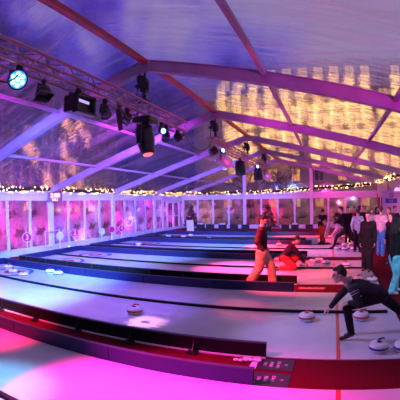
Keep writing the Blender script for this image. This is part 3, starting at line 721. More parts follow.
# gobo projector: a cut metal disc in a small profile lamp throws a flower of light beside the red stone
gl_ = V((TX+.06, 5.60, 3.62)); gt = V((-2.95, 5.27, 0)); gd, gu, gv = basis(gt-gl_)
t = lamp_base('profile_lamp', 'small slim black projector lamp between the two black spotlights', gl_); clamp_yoke(t, TZ0-gl_.z-.03, .07, .22)
bm = bmesh.new(); lathe(bm, [(.055, -.14), (.055, .10), (.045, .10), (.045, .24), (.042, .24), (.042, .09), (.05, .08), (.05, -.12), (.0, -.12), (0, -.14)], (0, 0, 0), gd, 20, cap=False); obj('lamp_housing', bm, M_black, t, True)
bm = bmesh.new(); n_ = 180; inn, out = [], []
for k in range(n_):
    a_ = 2*PI*k/n_; r_ = .0100 + .0026*math.cos(12*a_); e_ = gu*math.cos(a_)+gv*math.sin(a_)
    inn.append(bm.verts.new(gd*.14+e_*r_)); out.append(bm.verts.new(gd*.14+e_*.043))
for k in range(n_): bm.faces.new((inn[k], out[k], out[(k+1) % n_], inn[(k+1) % n_]))
c0 = [bm.verts.new(gd*.14+(gu*math.cos(2*PI*k/24)+gv*math.sin(2*PI*k/24))*.0026) for k in range(24)]; bm.faces.new(c0)
for q in range(4):   # thin bridges that hold the centre
    e_ = gu*math.cos(q*PI/2+.13)+gv*math.sin(q*PI/2+.13); g_ = gd.cross(e_)*.0002
    bm.faces.new([bm.verts.new(gd*.14+p_) for p_ in (e_*.002-g_, e_*.002+g_, e_*.02+g_, e_*.02-g_)])
obj('gobo_plate', bm, M_black, t)
gb = spot('gobo_beam', gl_+gd*.02, gt, (1, .40, .48), 900, 20, .05, .0006)

# ------------------------------------------------------------------ curling stones
def stone_mesh(colm, nm):
    t = thing('curling_stone', nm, 'curling stone')
    bm = bmesh.new(); lathe(bm, [(0, 0), (.10, 0), (.125, .012), (.142, .04), (.144, .052), (.144, .086), (.140, .10), (.122, .124), (.085, .136), (0, .138)], seg=32); obj('stone_body', bm, M_granite, t, True)
    bm = bmesh.new(); lathe(bm, [(.1435, .052), (.1475, .054), (.1475, .082), (.1435, .084)], seg=32); obj('bumper_band', bm, colm, t, True)
    bm = bmesh.new(); lathe(bm, [(.030, .134), (.036, .14), (.034, .15), (.0, .152)], seg=16); tube(bm, [(-.03, 0, .145), (-.032, 0, .165), (-.02, 0, .178), (.02, 0, .184), (.075, 0, .180), (.092, 0, .172)], [.015, .014, .013, .012, .012, .009], 10); obj('handle', bm, colm, t, True)
    return t
pr_ = {}
def stone(x, y, c, rz, label):
    m = M_sred if c == 'r' else M_sblue
    if c not in pr_: t = stone_mesh(m, label); pr_[c] = t
    else: t = copy_tree(pr_[c]); t['label'] = label
    t['group'] = 'red handled curling stones' if c == 'r' else 'blue handled curling stones'
    t.location = (x, y, 0); t.rotation_euler = (0, 0, rz)
ST = [(-.30, 6.05, 'r', .2, 'red-handled curling stone alone left of the red line, ahead of the thrower\'s hand'),
 (.66, 6.12, 'r', .3, 'red-handled curling stone behind the thrower\'s front knee'),
 (.81, 4.72, 'b', .6, 'blue-handled curling stone at lower right, left one of the two'),
 (1.17, 4.70, 'b', .2, 'blue-handled curling stone at lower right edge of the picture'),
 (1.18, 9.0, 'b', .3, 'blue-handled curling stone behind the thrower\'s back, before the man in the black jacket'),
 (.84, 9.15, 'r', -.4, 'red-handled curling stone half hidden behind the thrower\'s back'),
 (.60, 11.2, 'b', 2.6, 'blue-handled curling stone just above the thrower\'s head'),
 (-3.36, 5.62, 'r', .5, 'red-handled curling stone beside the projected flower of light'),
 (-.72, 11.20, 'r', .1, 'white curling stone under the kneeling player\'s hands'),
 (-.45, 11.85, 'b', .1, 'blue-handled curling stone just beyond the kneeling player\'s hands'),
 (-.26, 12.15, 'r', .4, 'red-handled curling stone by the kerb beyond the kneeling player\'s stones'),
 (-.02, 11.60, 'b', .9, 'blue-handled curling stone right of the kneeling player, on the red line'),
 (-1.66, 12.1, 'r', .1, 'red-handled curling stone left of the kneeling player by the far kerb'),
 (-2.18, 16.2, 'r', .1, 'red-handled curling stone far behind, left of the kneeling player\'s head'),
 (.42, 14.98, 'b', .7, 'blue-handled curling stone below the bending player, leftmost of the cluster'),
 (.74, 14.78, 'b', 2.7, 'blue-handled curling stone at the front of the cluster by the lunging man'),
 (1.10, 14.80, 'b', .7, 'blue-handled curling stone at the right of the cluster by the lunging man'),
 (.78, 16.25, 'r', .3, 'red-handled curling stone at the back of the cluster, left one'),
 (1.12, 16.45, 'r', -.3, 'red-handled curling stone at the back of the cluster, right one'),
 (-8.45, 7.05, 'r', .1, 'red-handled curling stone at the near rim of the left foreground rings'),
 (-9.15, 7.45, 'r', 1.9, 'red-handled curling stone at the left rim of the foreground rings'),
 (-7.80, 6.90, 'r', .1, 'red-handled curling stone just right of the foreground rings, by the divider'),
 (-7.10, 7.65, 'b', 1.1, 'blue-handled curling stone by the far kerb right of the rings, nearer one'),
 (-7.50, 7.72, 'b', .1, 'blue-handled curling stone by the far kerb right of the rings, left one'),
 (-8.6, 15.0, 'b', .1, 'blue-handled curling stone in the fourth pit on the left'),
 (-8.9, 19.0, 'b', .1, 'blue-handled curling stone in the farthest pit, first from the left'),
 (-8.0, 19.1, 'b', .4, 'blue-handled curling stone in the farthest pit, second from the left'),
 (-7.9, 20.0, 'r', .1, 'red-handled curling stone at the back of the farthest pit'),
 (-6.3, 18.6, 'b', .1, 'blue-handled curling stone in the farthest pit, third from the left')]
for a in ST: stone(*a)

# ------------------------------------------------------------------ text helper
def text_mesh(name, body, size, m, parent, Mx, extr=.0015, al='CENTER'):
    cu = bpy.data.curves.new(name, 'FONT'); cu.body = body; cu.size = size; cu.extrude = extr; cu.align_x = al; cu.align_y = 'CENTER'
    o = bpy.data.objects.new(name, cu); C.objects.link(o); dg = bpy.context.evaluated_depsgraph_get(); dg.update()
    me = bpy.data.meshes.new_from_object(o.evaluated_get(dg)); bpy.data.objects.remove(o); me.materials.clear(); me.materials.append(m)
    o = bpy.data.objects.new(name, me); C.objects.link(o); o.parent = parent; o.matrix_local = Mx; return o
def frame_m(loc, right, up):
    r_, u_ = V(right).normalized(), V(up).normalized(); n_ = r_.cross(u_); m_ = Matrix((r_, u_, n_)).transposed().to_4x4(); m_.translation = V(loc); return m_

# signs on the aisle carpets
M_mat = mat('grey_sign', (.030, .028, .045), .5, var=.1); M_pale = mat('pale_print', (.66, .62, .70), .5)
for (x, y, lab) in ((-.60, 4.22, 'dark grey sheet with pale print on the red aisle, the one nearer the crouching thrower'), (-.60, 3.80, 'dark grey sheet with pale print on the red aisle, the one nearer the camera')):
    t = thing('floor_sign', lab, 'sign', (x, y, -.011), 0, 'printed sheets on the red aisle')
    bm = bmesh.new(); box(bm, (-.27, -.165, 0), (.27, .165, .008)); obj('sign_board', bm, M_mat, t)
    bm = bmesh.new(); box(bm, (-.275, -.165, .008), (-.19, .165, .0095)); obj('pale_border', bm, M_pale, t)
    for i_, (tx, ww) in enumerate((('NO', -.09), ('SHOE', -.01), ('ON ICE', .08), ('11', .18))):
        text_mesh('lettering', tx, .06, M_pale, t, frame_m((ww, 0, .009), (0, 1, 0), (-1, 0, 0)))
t = thing('floor_sign', 'small red sign with white print at the kerb below the kneeling player', 'sign', (-.33, 8.42, -.011))
bm = bmesh.new(); box(bm, (-.32, -.12, 0), (.32, .12, .008)); obj('sign_board', bm, mat('red_sign', (.3, .01, .03), .6), t)
text_mesh('lettering', 'CURLING', .13, M_pale, t, frame_m((0, 0, .009), (1, 0, 0), (0, 1, 0)))
# heap of clear plastic by the board end
bm = bmesh.new(); rnd = random.Random(2)
for i in range(9):
    c = V((rnd.uniform(-.16, .16), rnd.uniform(-.035, .035), .03)); ell(bm, c, (rnd.uniform(.03, .05), .03, rnd.uniform(.018, .03)))
tag(obj('crumpled_plastic', bm, mat('clear_plastic', (.8, .75, .82), .15, spec=.8), None, True, (-.93, 4.26, -.012)), 'crumpled pale clear plastic on the carpet by the near board end', 'plastic')

# ------------------------------------------------------------------ lane number discs on stands
M_disc = mat('maroon_disc', (.45, .005, .10), .8, spec=.15); M_wdisc = mat('pale_blue_disc', (.35, .45, .85), .4)
def disc(x, y, z, r, m, num, label, grp):
    t = thing('lane_marker', label, 'sign', (x, y, -.012), 0, grp)
    bm = bmesh.new(); bar(bm, (0, 0, 0), (0, 0, z-r*.8), .022, 10); obj('pole', bm, M_white, t)
    bm = bmesh.new(); lathe(bm, [(.14, 0), (.14, .012), (.03, .03)], seg=20); obj('base', bm, M_white, t)
    d_ = V((.86, -.5, 0)).normalized(); c = V((0, 0, z))
    bm = bmesh.new(); lathe(bm, [(r, -.012), (r, .012)], c, d_, 28); dd = obj('disc', bm, m, t)
    bm = bmesh.new(); lathe(bm, [(r*.97, 0), (r*1.06, 0), (r*1.06, .02), (r*.97, .02), (r*.97, 0)], c-d_*.008, d_, 28, cap=False); obj('rim', bm, M_white, t)
    if num: text_mesh('number', num, r*1.7, M_white, t, frame_m(c+d_*.0145, V((0, 0, 1)).cross(d_), (0, 0, 1)))
disc(-10.45, 9.55, .80, .175, M_disc, '3', 'maroon round lane marker with a white 3, leftmost', 'maroon lane markers')
disc(-10.45, 12.50, .76, .175, M_disc, '2', 'maroon round lane marker with a white 2, right of the digit display', 'maroon lane markers')
disc(-10.45, 15.5, .70, .165, M_disc, '', 'maroon round lane marker with a pale top, third from the left', 'maroon lane markers')
disc(-10.45, 16.45, .70, .165, M_disc, '4', 'maroon round lane marker, fourth from the left', 'maroon lane markers')
disc(-10.45, 18.8, .64, .165, mat('pink_disc', (.75, .2, .5), .4), '9', 'pink round lane marker nearest the far corner', None)
disc(-10.45, 11.5, .70, .165, M_wdisc, '', 'pale blue round lane marker under the digit display', 'pale blue lane markers')
disc(-10.45, 14.6, .66, .16, M_wdisc, '', 'pale blue round lane marker between the 2 and the third maroon disc', 'pale blue lane markers')
# small white rail fence behind the end boards, by the display post
for (y, lab) in ((11.35, 'small white rail stand left of the pale blue disc, under the digit display'),):
    t = thing('rail_stand', lab, 'stand', (-10.75, y, -.012))
    for s in (-1, 1): bm = bmesh.new(); bar(bm, (0, s*.45, 0), (0, s*.45, .95), .02); obj('post', bm, M_white, t)
    for z in (.3, .92): bm = bmesh.new(); bar(bm, (0, -.45, z), (0, .45, z), .018); obj('rail', bm, M_white, t)

# digital display on the eave post
t = thing('digit_display', 'black display box with glowing red digits on the eave post', 'display', (XL+.36, 11.62, 2.33))
dn = V((.80, -.60, 0)).normalized(); rt = V((0, 0, 1)).cross(dn)
bm = bmesh.new(); r_ = bmesh.ops.create_cube(bm, size=1)
for v in r_['verts']: v.co = rt*v.co.x*.62 + V((0, 0, 1))*v.co.y*.42 + dn*v.co.z*.10
obj('case', bm, M_black, t)
M_dig = mat('red_digits', (1, .2, .1), .4, emit=(1, .16, .07), es=9)
text_mesh('digits', '2:88', .25, M_dig, t, frame_m(dn*.053+V((0, 0, .06)), rt, (0, 0, 1))); text_mesh('digits', '8.8.1', .14, M_dig, t, frame_m(dn*.053+V((0, 0, -.12)), rt, (0, 0, 1)))
bm = bmesh.new(); bar(bm, (0, 0, 0), (-.28, .03, 0), .02); obj('bracket', bm, M_black, t)
# uplighter at a mullion base
t = thing('uplighter', 'small white uplighter glowing at the foot of a left window post', 'lamp', (-10.85, 12.55, -.012))
bm = bmesh.new(); lathe(bm, [(.07, 0), (.07, .12), (.055, .13)], seg=16); obj('lamp_housing', bm, M_black, t)
bm = bmesh.new(); lathe(bm, [(0, .128), (.052, .128), (.0, .135)], seg=16); obj('lens', bm, mat('uplight_lens', (1, 1, 1), .3, emit=(.8, .8, 1), es=12), t)
spot('uplight_beam', (-10.85, 12.55, .16), (-11.1, 12.45, 2.0), (.75, .7, 1), 60, 60, .9, .04)

# ------------------------------------------------------------------ low black stools along the end wall
sp_ = None
for i, (x, lab) in enumerate(((-8.7, 'first from the left corner'), (-8.0, 'second from the left corner'), (-7.1, 'third from the left corner'), (-6.3, 'fourth, left of the fir tree'),
        (-5.5, 'fifth, beside the fir tree'), (-2.8, 'just left of the kneeling player\'s head'), (-2.15, 'above the kneeling player\'s back'), (-1.2, 'above and right of the kneeling player'), (-.35, 'by the woman in the cap'))):
    if sp_ is None:
        sp_ = thing('cube_stool', '', 'stool', (0, 0, -.012), 0, 'low black stools along the end wall')
        bm = bmesh.new(); box(bm, (-.24, -.22, .04), (.24, .22, .40), .02); obj('stool_body', bm, M_blackf, sp_)
        bm = bmesh.new(); box(bm, (-.25, -.23, .40), (.25, .23, .48), .025); obj('cushion', bm, M_blackf, sp_)
        for sx in (-1, 1):
            for sy in (-1, 1):
                bm = bmesh.new(); bar(bm, (sx*.19, sy*.17, 0), (sx*.19, sy*.17, .045), .02); obj('foot', bm, M_black, sp_)
        o = sp_
    else: o = copy_tree(sp_)
    o.location = (x, 23.9, -.012); o['label'] = f'low black cube stool at the end wall, {lab}'
M_fold = mat('folded_blanket', (.45, .44, .62), .9, var=.2)
for x, lab in ((-8.7, 'leftmost stool'), (-7.1, 'third stool'), (-2.15, 'stool above the kneeling player')):
    bm = bmesh.new(); box(bm, (-.2, -.16, 0), (.2, .16, .05), .02); box(bm, (-.19, -.15, .05), (.18, .15, .09), .018)
    tag(obj('folded_blanket', bm, M_fold, None, False, (x, 23.9, .469)), f'folded pale lilac blanket on the {lab}', 'blanket', 'folded blankets on stools')
# leaning white A-board
t = thing('a_board', 'white leaning sign board beside the corner fir tree', 'sign', (-8.95, 22.95, -.012))
bm = bmesh.new(); beam(bm, (-.12, .0, 0), (-.28, .25, .78), .5, .02, (0, -1, .3)); obj('front_panel', bm, M_white, t)
bm = bmesh.new(); beam(bm, (-.35, .5, 0), (-.28, .27, .78), .5, .02, (0, -1, .3)); obj('rear_panel', bm, M_white, t)
# white box on the ice beyond
t = thing('storage_box', 'small pinkish white box left of the woman in the cap', 'box', (-.74, 17.25, -.012))
bm = bmesh.new(); box(bm, (-.28, -.18, 0), (.28, .18, .26), .02); obj('box_body', bm, M_white, t)
bm = bmesh.new(); box(bm, (-.29, -.19, .26), (.29, .19, .31), .015); obj('lid', bm, M_white, t)

# ------------------------------------------------------------------ banner in the right corner
t = thing('curling_banner', 'pale lilac banner with a logo and dark letters behind the crowd', 'banner', (3.35, 17.6, -.012), math.radians(-22))
bm = bmesh.new(); box(bm, (-.62, -.015, 1.3), (1.5, .015, 2.42), .004); obj('banner_panel', bm, mat('banner_lilac', (.62, .42, .66), .6), t)
for x in (-.6, 1.48):
    bm = bmesh.new(); bar(bm, (x, .02, 0), (x, .02, 2.45), .025); obj('post', bm, M_white, t)
    bm = bmesh.new(); box(bm, (x-.05, -.2, 0), (x+.05, .25, .02)); obj('foot', bm, M_white, t)
bm = bmesh.new(); lathe(bm, [(.06, -.02), (.10, -.02), (.10, -.016), (.06, -.016), (.06, -.02)], (-.12, 0, 2.24), (0, 1, 0), 20, cap=False); obj('logo_ring', bm, mat('logo_ink', (.12, .03, .2), .6), t)
bm = bmesh.new(); box(bm, (-.46, -.022, 1.86), (.16, -.015, 2.08)); obj('blue_field', bm, mat('banner_blue', (.02, .08, .42), .5), t)
text_mesh('lettering', 'ICE', .14, M_pale, t, frame_m((-.15, -.024, 1.97), (1, 0, 0), (0, 0, 1)))
text_mesh('lettering', 'CURLING', .30, mat('banner_ink', (.08, .02, .14), .6), t, frame_m((.30, -.017, 2.0), (1, 0, 0), (0, 0, 1)), al='LEFT')
t = thing('globe_lamp', 'glowing pink round lamp on the right eave above the banner', 'lamp', (XR-.2, 18.2, 2.52))
bm = bmesh.new(); ell(bm, (0, 0, -.12), (.17, .17, .2)); obj('globe', bm, mat('pink_globe', (1, .4, .8), .4, emit=(1, .30, .75), es=1.3), t, True)
bm = bmesh.new(); bar(bm, (0, 0, .06), (.12, 0, .12), .02); obj('bracket', bm, M_black, t)

# ------------------------------------------------------------------ people
def cloth(name, col, rough=.85): return mat(name, col, rough, var=.35, vscale=9, bump=.7, bscale=11, spec=.15)
def skin(name, col): return mat(name, col, .5, var=.08, vscale=10)
SKIN = skin('skin', (.62, .38, .29)); SKIN2 = skin('skin_deeper', (.45, .26, .18))
HAIR = {'dark': mat('dark_hair', (.018, .012, .012), .5, var=.5, vscale=60, bump=.6, bscale=90), 'brown': mat('brown_hair', (.10, .05, .03), .5, var=.4, vscale=60, bump=.6, bscale=90), 'fair': mat('fair_hair', (.35, .22, .12), .5, var=.3, vscale=60, bump=.6, bscale=90)}
def nrm(v): return V(v).normalized()
def head_prims(bm, H, f, up, s=1.):
    f = nrm(f); up = V(up); r_ = f.cross(up).normalized(); u = r_.cross(f); B = Matrix((r_, f, u)).transposed()
    p = lambda x, y, z: V(H) + B @ V((x*s, y*s, z*s))
    e_ = lambda c, rr_: ell(bm, p(*c), [q*s for q in rr_], B)
    e_((0, -.012, .030), (.074, .092, .086)); e_((0, .022, -.030), (.058, .066, .082)); e_((0, .045, -.085), (.032, .034, .028))
    caps(bm, p(-.05, .0, -.06), p(-.018, .052, -.092), .022*s, .02*s); caps(bm, p(.05, .0, -.06), p(.018, .052, -.092), .022*s, .02*s)
    caps(bm, p(0, .080, .022), p(0, .104, -.018), .010*s, .013*s); caps(bm, p(-.012, .092, -.022), p(.012, .092, -.022), .009*s, .009*s)
    caps(bm, p(-.038, .074, .034), p(.038, .074, .034), .013*s, .013*s)           # brow
    caps(bm, p(-.02, .076, -.050), p(.02, .076, -.050), .009*s, .009*s); caps(bm, p(-.016, .072, -.061), p(.016, .072, -.061), .009*s, .009*s)
    for q in (-1, 1): e_((q*.076, -.008, -.004), (.011, .020, .032))
    return p, B
def hand_prims(bm, w_, d, pn, fr=.0088, curl=.5, s=1., side=1):
    """w_ wrist, d pointing direction, pn palm normal, side=+1: thumb toward d x pn"""
    d = nrm(d); pn = nrm(V(pn) - d*V(pn).dot(d)); t_ = d.cross(pn)*side; w_ = V(w_)
    for k in range(4):
        o_ = (k-1.5)*.019*s; caps(bm, w_+d*.01*s - t_*o_*.6, w_+d*.085*s - t_*o_, .015*s, .0125*s)
        L_ = (.072, .080, .075, .058)[k]*s; a0 = w_+d*.088*s - t_*o_; ang = .25+curl*.6
        p0 = a0; an = ang
        for seg, fr_ in ((.42, 1.), (.32, .93), (.26, .86)):
            q = p0 + (d*math.cos(an) + pn*math.sin(an))*L_*seg; caps(bm, p0, q, fr*fr_*s, fr*fr_*s*.92, seg=8); p0 = q; an += curl*.75
    a = w_+d*.022*s + t_*.022*s; b_ = a + (d*.7+t_*.62+pn*.25).normalized()*.045*s; c = b_ + (d*.9+t_*.15+pn*.4).normalized()*.034*s
    caps(bm, a, b_, .014*s, .0115*s); caps(bm, b_, c, .0105*s, .0085*s)
def person(label, loc, rz, J, top, legs, shoe, hair='dark', longhair=False, loose=0., voxel=.0105, sleeve=1., group=None, cap=None, headdir=None, headup=(0, 0, 1), skinm=None, extra=None, skirt=False):
    sk = skinm or SKIN; t = thing('person', label, 'person', loc, rz, group)
    J = {k: V(v) for k, v in J.items()}
    P, Cc, N, H = J['pelvis'], J['chest'], J['neck'], J['head']; f = headdir or (0, 1, 0)
    side = (J['shL']-J['shR']).normalized(); hs = (J['hipL']-J['hipR']).normalized()
    def limbs(bm, add, full=True):
        for q in 'LR':
            caps(bm, J['sh'+q], J['el'+q], .052+add, .040+add); caps(bm, J['el'+q], J['wr'+q], .039+add, (.026+add))
    # body
    bm = bmesh.new(); p, B = head_prims(bm, H, f, headup)
    caps(bm, N, H-V((0, 0, .03)), .056, .052); caps(bm, Cc, N, .07, .055)
    caps(bm, P, Cc, .135, .150, side=side, flat=.66); caps(bm, J['shL'], J['shR'], .058, .058); caps(bm, J['hipL'], J['hipR'], .085, .085)
    limbs(bm, 0)
    for q in 'LR':
        caps(bm, J['hip'+q], J['kn'+q], .082, .052); caps(bm, J['kn'+q], J['an'+q], .052, .036); caps(bm, J['an'+q], J['toe'+q], .036, .028)
        d = J.get('hd'+q) or (J['wr'+q]-J['el'+q]); pn = J.get('pn'+q) or V((1 if q == 'R' else -1, .2, 0)) if not J.get('pn'+q) else J['pn'+q]
        hand_prims(bm, J['wr'+q], d, pn, .0095 if voxel > .008 else .0085, J.get('curl'+q, V((.5, 0, 0)))[0], side=(-1 if q == 'L' else 1))
    remeshed('body', bm, sk, voxel, t, 2, .4)
    # eyes
    if voxel < .0095:
        for q in (-1, 1):
            bm = bmesh.new(); ell(bm, p(q*.030, .0765, .014), (.0125, .0125, .0125)); e_ = obj('eye', bm, M_eye, t, True)
    # top garment
    ad = .014 + loose*.010
    bm = bmesh.new(); caps(bm, P+(P-Cc).normalized()*.02, Cc, .140+ad, .152+ad, side=side, flat=.70); caps(bm, J['shL'], J['shR'], .060+ad, .060+ad)
    caps(bm, Cc, N-(N-Cc)*.25, .085, .062)
    for q in 'LR':
        caps(bm, J['sh'+q], J['el'+q], .053+ad, .043+ad)
        e_ = J['wr'+q].lerp(J['el'+q], .08)
        if sleeve >= 1: caps(bm, J['el'+q], e_, .042+ad, .030+ad*.8)
    for q in 'LR':   # folds
        caps(bm, J['sh'+q].lerp(Cc, .3), P.lerp(J['hip'+q], .6)+V((0, 0, .06)), .075+ad*.6, .07+ad*.6)
    remeshed('top', bm, top, voxel*1.15, t, 5)
    # trousers
    bm = bmesh.new(); ad = .012 + loose*.022
    caps(bm, P+(Cc-P)*.08, P.lerp(J['hipL'], .5).lerp(J['hipR'], .5), .128, .11, side=hs, flat=.75); caps(bm, J['hipL'], J['hipR'], .092+ad*.5, .092+ad*.5)
    for q in 'LR':
        a_ = J['an'+q].lerp(J['kn'+q], .05)
        caps(bm, J['hip'+q], J['kn'+q], .088+ad, .056+ad); caps(bm, J['kn'+q], a_, .055+ad, .042+ad*1.2)
    remeshed('trousers', bm, legs, voxel*1.15, t, 5)
    for q in 'LR':
        bm = bmesh.new(); a_, b_ = J['an'+q], J['toe'+q]; d = (b_-a_); d = d.normalized()
        hu = J.get('fu'+q, V((0, 0, 1)))
        sole_a = a_ - hu*.035 - d*.03; caps(bm, sole_a, b_+d*.02, .038, .034); caps(bm, a_+hu*.02, a_-hu*.02, .044, .042); caps(bm, a_, b_.lerp(a_, .35), .042, .034)
        remeshed('shoe', bm, shoe, max(voxel, .009), t, 2)
    # hair
    bm = bmesh.new(); ell(bm, p(0, -.030, .046), (.083, .090, .088), B); ell(bm, p(0, .030, .092), (.062, .052, .034), B)
    for q in (-1, 1): caps(bm, p(q*.058, -.02, .06), p(q*.070, .012, .02), .026, .014)
    caps(bm, p(0, -.075, .01), p(0, -.062, -.05), .055, .038)
    if longhair:
        for q in (-1, 0, 1): caps(bm, p(q*.05, -.07, .03), p(q*.065, -.085+.01*abs(q), -.22), .048, .032)
        for q in (-1, 1): caps(bm, p(q*.072, -.02, .03), p(q*.078, -.03, -.17), .026, .022)
    rnd = random.Random(len(label))
    for _ in range(16):
        a = rnd.random()*PI*2; b2 = rnd.uniform(.2, 1.2); c = p(.080*math.sin(b2)*math.cos(a), -.028+.086*math.sin(b2)*math.sin(a), .048+.085*math.cos(b2))
        if (c-V(H)).dot(nrm(f)) < .06: caps(bm, c, c+V((rnd.gauss(0, .012), rnd.gauss(0, .012), .004)), .013, .008)
    remeshed('hair', bm, HAIR[hair], voxel, t, 1)
    if cap:
        bm = bmesh.new(); lathe(bm, [(.088, .03), (.094, .06), (.086, .10), (.05, .128), (0, .135)], p(0, -.02, .01), B @ V((0, 0, 1)), 22); lathe(bm, [(.03, 0), (.085, .004), (.085, .012), (.03, .016)], p(0, .055, .045), B @ V((0, .15, 1)), 20)
        obj('cap', bm, cap, t, True)
    return t, p
M_eye = mat('eye', (.03, .02, .02), .15, spec=.8)
def stand(h=1.75, stride=0., turn=0., armL='down', armR='down', lean=0., hip=None, hf=None, spread=0.):
    """facing +Y; stride>0 puts the left foot forward"""
    s = h/1.75; J = {}; S_ = stride/2
    hz = .90*s - abs(stride)*.12
    J['pelvis'] = (0, 0, hz+.03); ly = lambda z: lean*(z-hz)
    J['chest'] = (0, ly(1.25*s), 1.24*s - lean*lean*.15); J['neck'] = (0, ly(1.46*s), 1.45*s - lean*lean*.2); J['head'] = (0, ly(1.62*s)+.02, 1.625*s - lean*lean*.25)
    ct, st_ = math.cos(turn), math.sin(turn)
    for q, sx in (('L', -1), ('R', 1)):
        J['sh'+q] = (sx*.165*s*ct, ly(1.40*s)+sx*.165*s*st_, 1.385*s); J['hip'+q] = (sx*.085*s, 0, hz-.02)
        yy = S_ if q == 'L' else -S_; x = sx*(.10+spread)*s
        J['an'+q] = (x, yy, .085 + (.05 if yy < -.15 else 0)); J['toe'+q] = (x*1.12, yy+.15, .035)
        J['kn'+q] = (x*.95, yy*.5+.035+abs(stride)*.10, .47*s)
        sh = V(J['sh'+q]); a = armL if q == 'L' else armR
        if a == 'down': el = sh+V((sx*.05, -.02, -.29*s)); wr = el+V((sx*.01, .07, -.25*s)); J['pn'+q] = (-sx, 0, 0)
        elif a == 'fwd': el = sh+V((sx*.04, .08, -.25*s)); wr = el+V((-sx*.04, .24, -.03)); J['pn'+q] = (0, 0, -1)
        elif a == 'up': el = sh+V((sx*.06, .10, -.24*s)); wr = el+V((-sx*.10, .12, .18)); J['pn'+q] = (-sx, 0, .2)
        elif a == 'pocket': el = sh+V((sx*.10, -.07, -.26*s)); wr = el+V((-sx*.05, .13, -.20*s)); J['pn'+q] = (-sx, 0, 0)
        elif a == 'reach': el = sh+V((0, .16, -.20*s)); wr = el+V((0, .18, -.16*s)); J['pn'+q] = (0, 0, -1)
        elif a == 'cross': el = sh+V((sx*.06, .05, -.26*s)); wr = el+V((-sx*.22, .12, .05)); J['pn'+q] = (0, -1, 0)
        J['el'+q], J['wr'+q] = el, wr
    return J
D = math.radians
blk = cloth('black_cloth', (.014, .013, .018)); dgrey = cloth('charcoal_cloth', (.035, .032, .04)); pale = cloth('pale_trousers_redlit', (.58, .30, .22)); redt = cloth('red_trousers', (.62, .05, .05))  # pale trousers: red stage light is mixed into the cloth colour
orng = cloth('orange_trousers', (.65, .10, .03)); wht = cloth('white_cloth', (.62, .60, .66)); ltb = cloth('light_blue_shirt', (.42, .48, .66)); teal = cloth('light_teal_trousers', (.14, .52, .66)); jean = cloth('blue_jeans', (.05, .20, .48))
pinkc = cloth('pale_pink_shirt', (.62, .45, .52)); shoe_b = mat('black_shoe', (.02, .018, .02), .45, var=.3); shoe_w = mat('white_shoe', (.7, .68, .7), .5, var=.1); shoe_br = mat('brown_shoe', (.05, .022, .018), .45, var=.2)

# the crouching thrower: joints measured in the room, facing -X
O = V((.62, 5.22, 0)); W_ = lambda x, y, z: (x-O.x, y-O.y, z-O.z)
TJ = dict(pelvis=W_(.80, 5.22, .70), chest=W_(.52, 5.22, .80), neck=W_(.33, 5.22, .885), head=W_(.185, 5.22, .985),
    shL=W_(.40, 5.05, .80), shR=W_(.37, 5.39, .79), elL=W_(.50, 4.98, .60), elR=W_(.22, 5.46, .60), wrL=W_(.35, 5.02, .62), wrR=W_(.09, 5.42, .435),
    hipL=W_(.80, 5.13, .67), hipR=W_(.82, 5.31, .67), knL=W_(.32, 5.10, .54), anL=W_(.43, 5.16, .115), toeL=W_(.30, 5.15, .035),
    knR=W_(1.17, 5.36, .40), anR=W_(1.58, 5.40, .13), toeR=W_(1.50, 5.40, .035), hdL=V((-.9, .1, -.45)), pnL=V((-.2, .1, -1)), hdR=V((-.75, -.05, -.55)), pnR=V((.1, .2, -1)), curlR=V((.35, 0, 0)), curlL=V((.45, 0, 0)))
jacket = cloth('charcoal_jacket', (.035, .034, .042)); M_stripe = mat('pale_knit', (.42, .36, .46), .85, var=.3, vscale=40)
thr, hp = person('man in a dark jacket lunging low to the left, sliding a stone over the ice', O, 0, TJ, jacket, cloth('black_trousers', (.016, .015, .02)), shoe_br, 'dark', voxel=.0062, headdir=(-.96, -.05, -.22), headup=(-.25, 0, 1), skinm=SKIN)
# collar and shoulder stripes of the jacket
bm = bmesh.new()
def ring_pts(c, ax, r, flat, n=20, sd=None):
    d, u, v = basis(ax, sd); return [V(c)+u*r*math.cos(2*PI*k/n)+v*r*flat*math.sin(2*PI*k/n) for k in range(n+1)]
tube(bm, ring_pts(TJ['neck'], V(TJ['neck'])-V(TJ['chest']), .072, 1.), .022, 8); obj('collar', bm, M_stripe, thr, True)['label'] = 'pale grey collar'
for k_, off in enumerate((.0, .045)):
    a = V(TJ['shL']); bm = bmesh.new(); tube(bm, ring_pts(a.lerp(V(TJ['elL']), .12+off*3.6), V(TJ['elL'])-a, .067-.002*k_, 1.), .006, 6); obj('sleeve_stripe', bm, M_stripe, thr, True)['label'] = 'pale stripe round the sleeve'
bm = bmesh.new(); tube(bm, [W_(.33, 5.14, .83), W_(.36, 5.12, .76), W_(.44, 5.11, .70)], .022, 8); obj('shirt_front', bm, M_stripe, thr, True)['label'] = 'pale shirt showing at the open jacket'

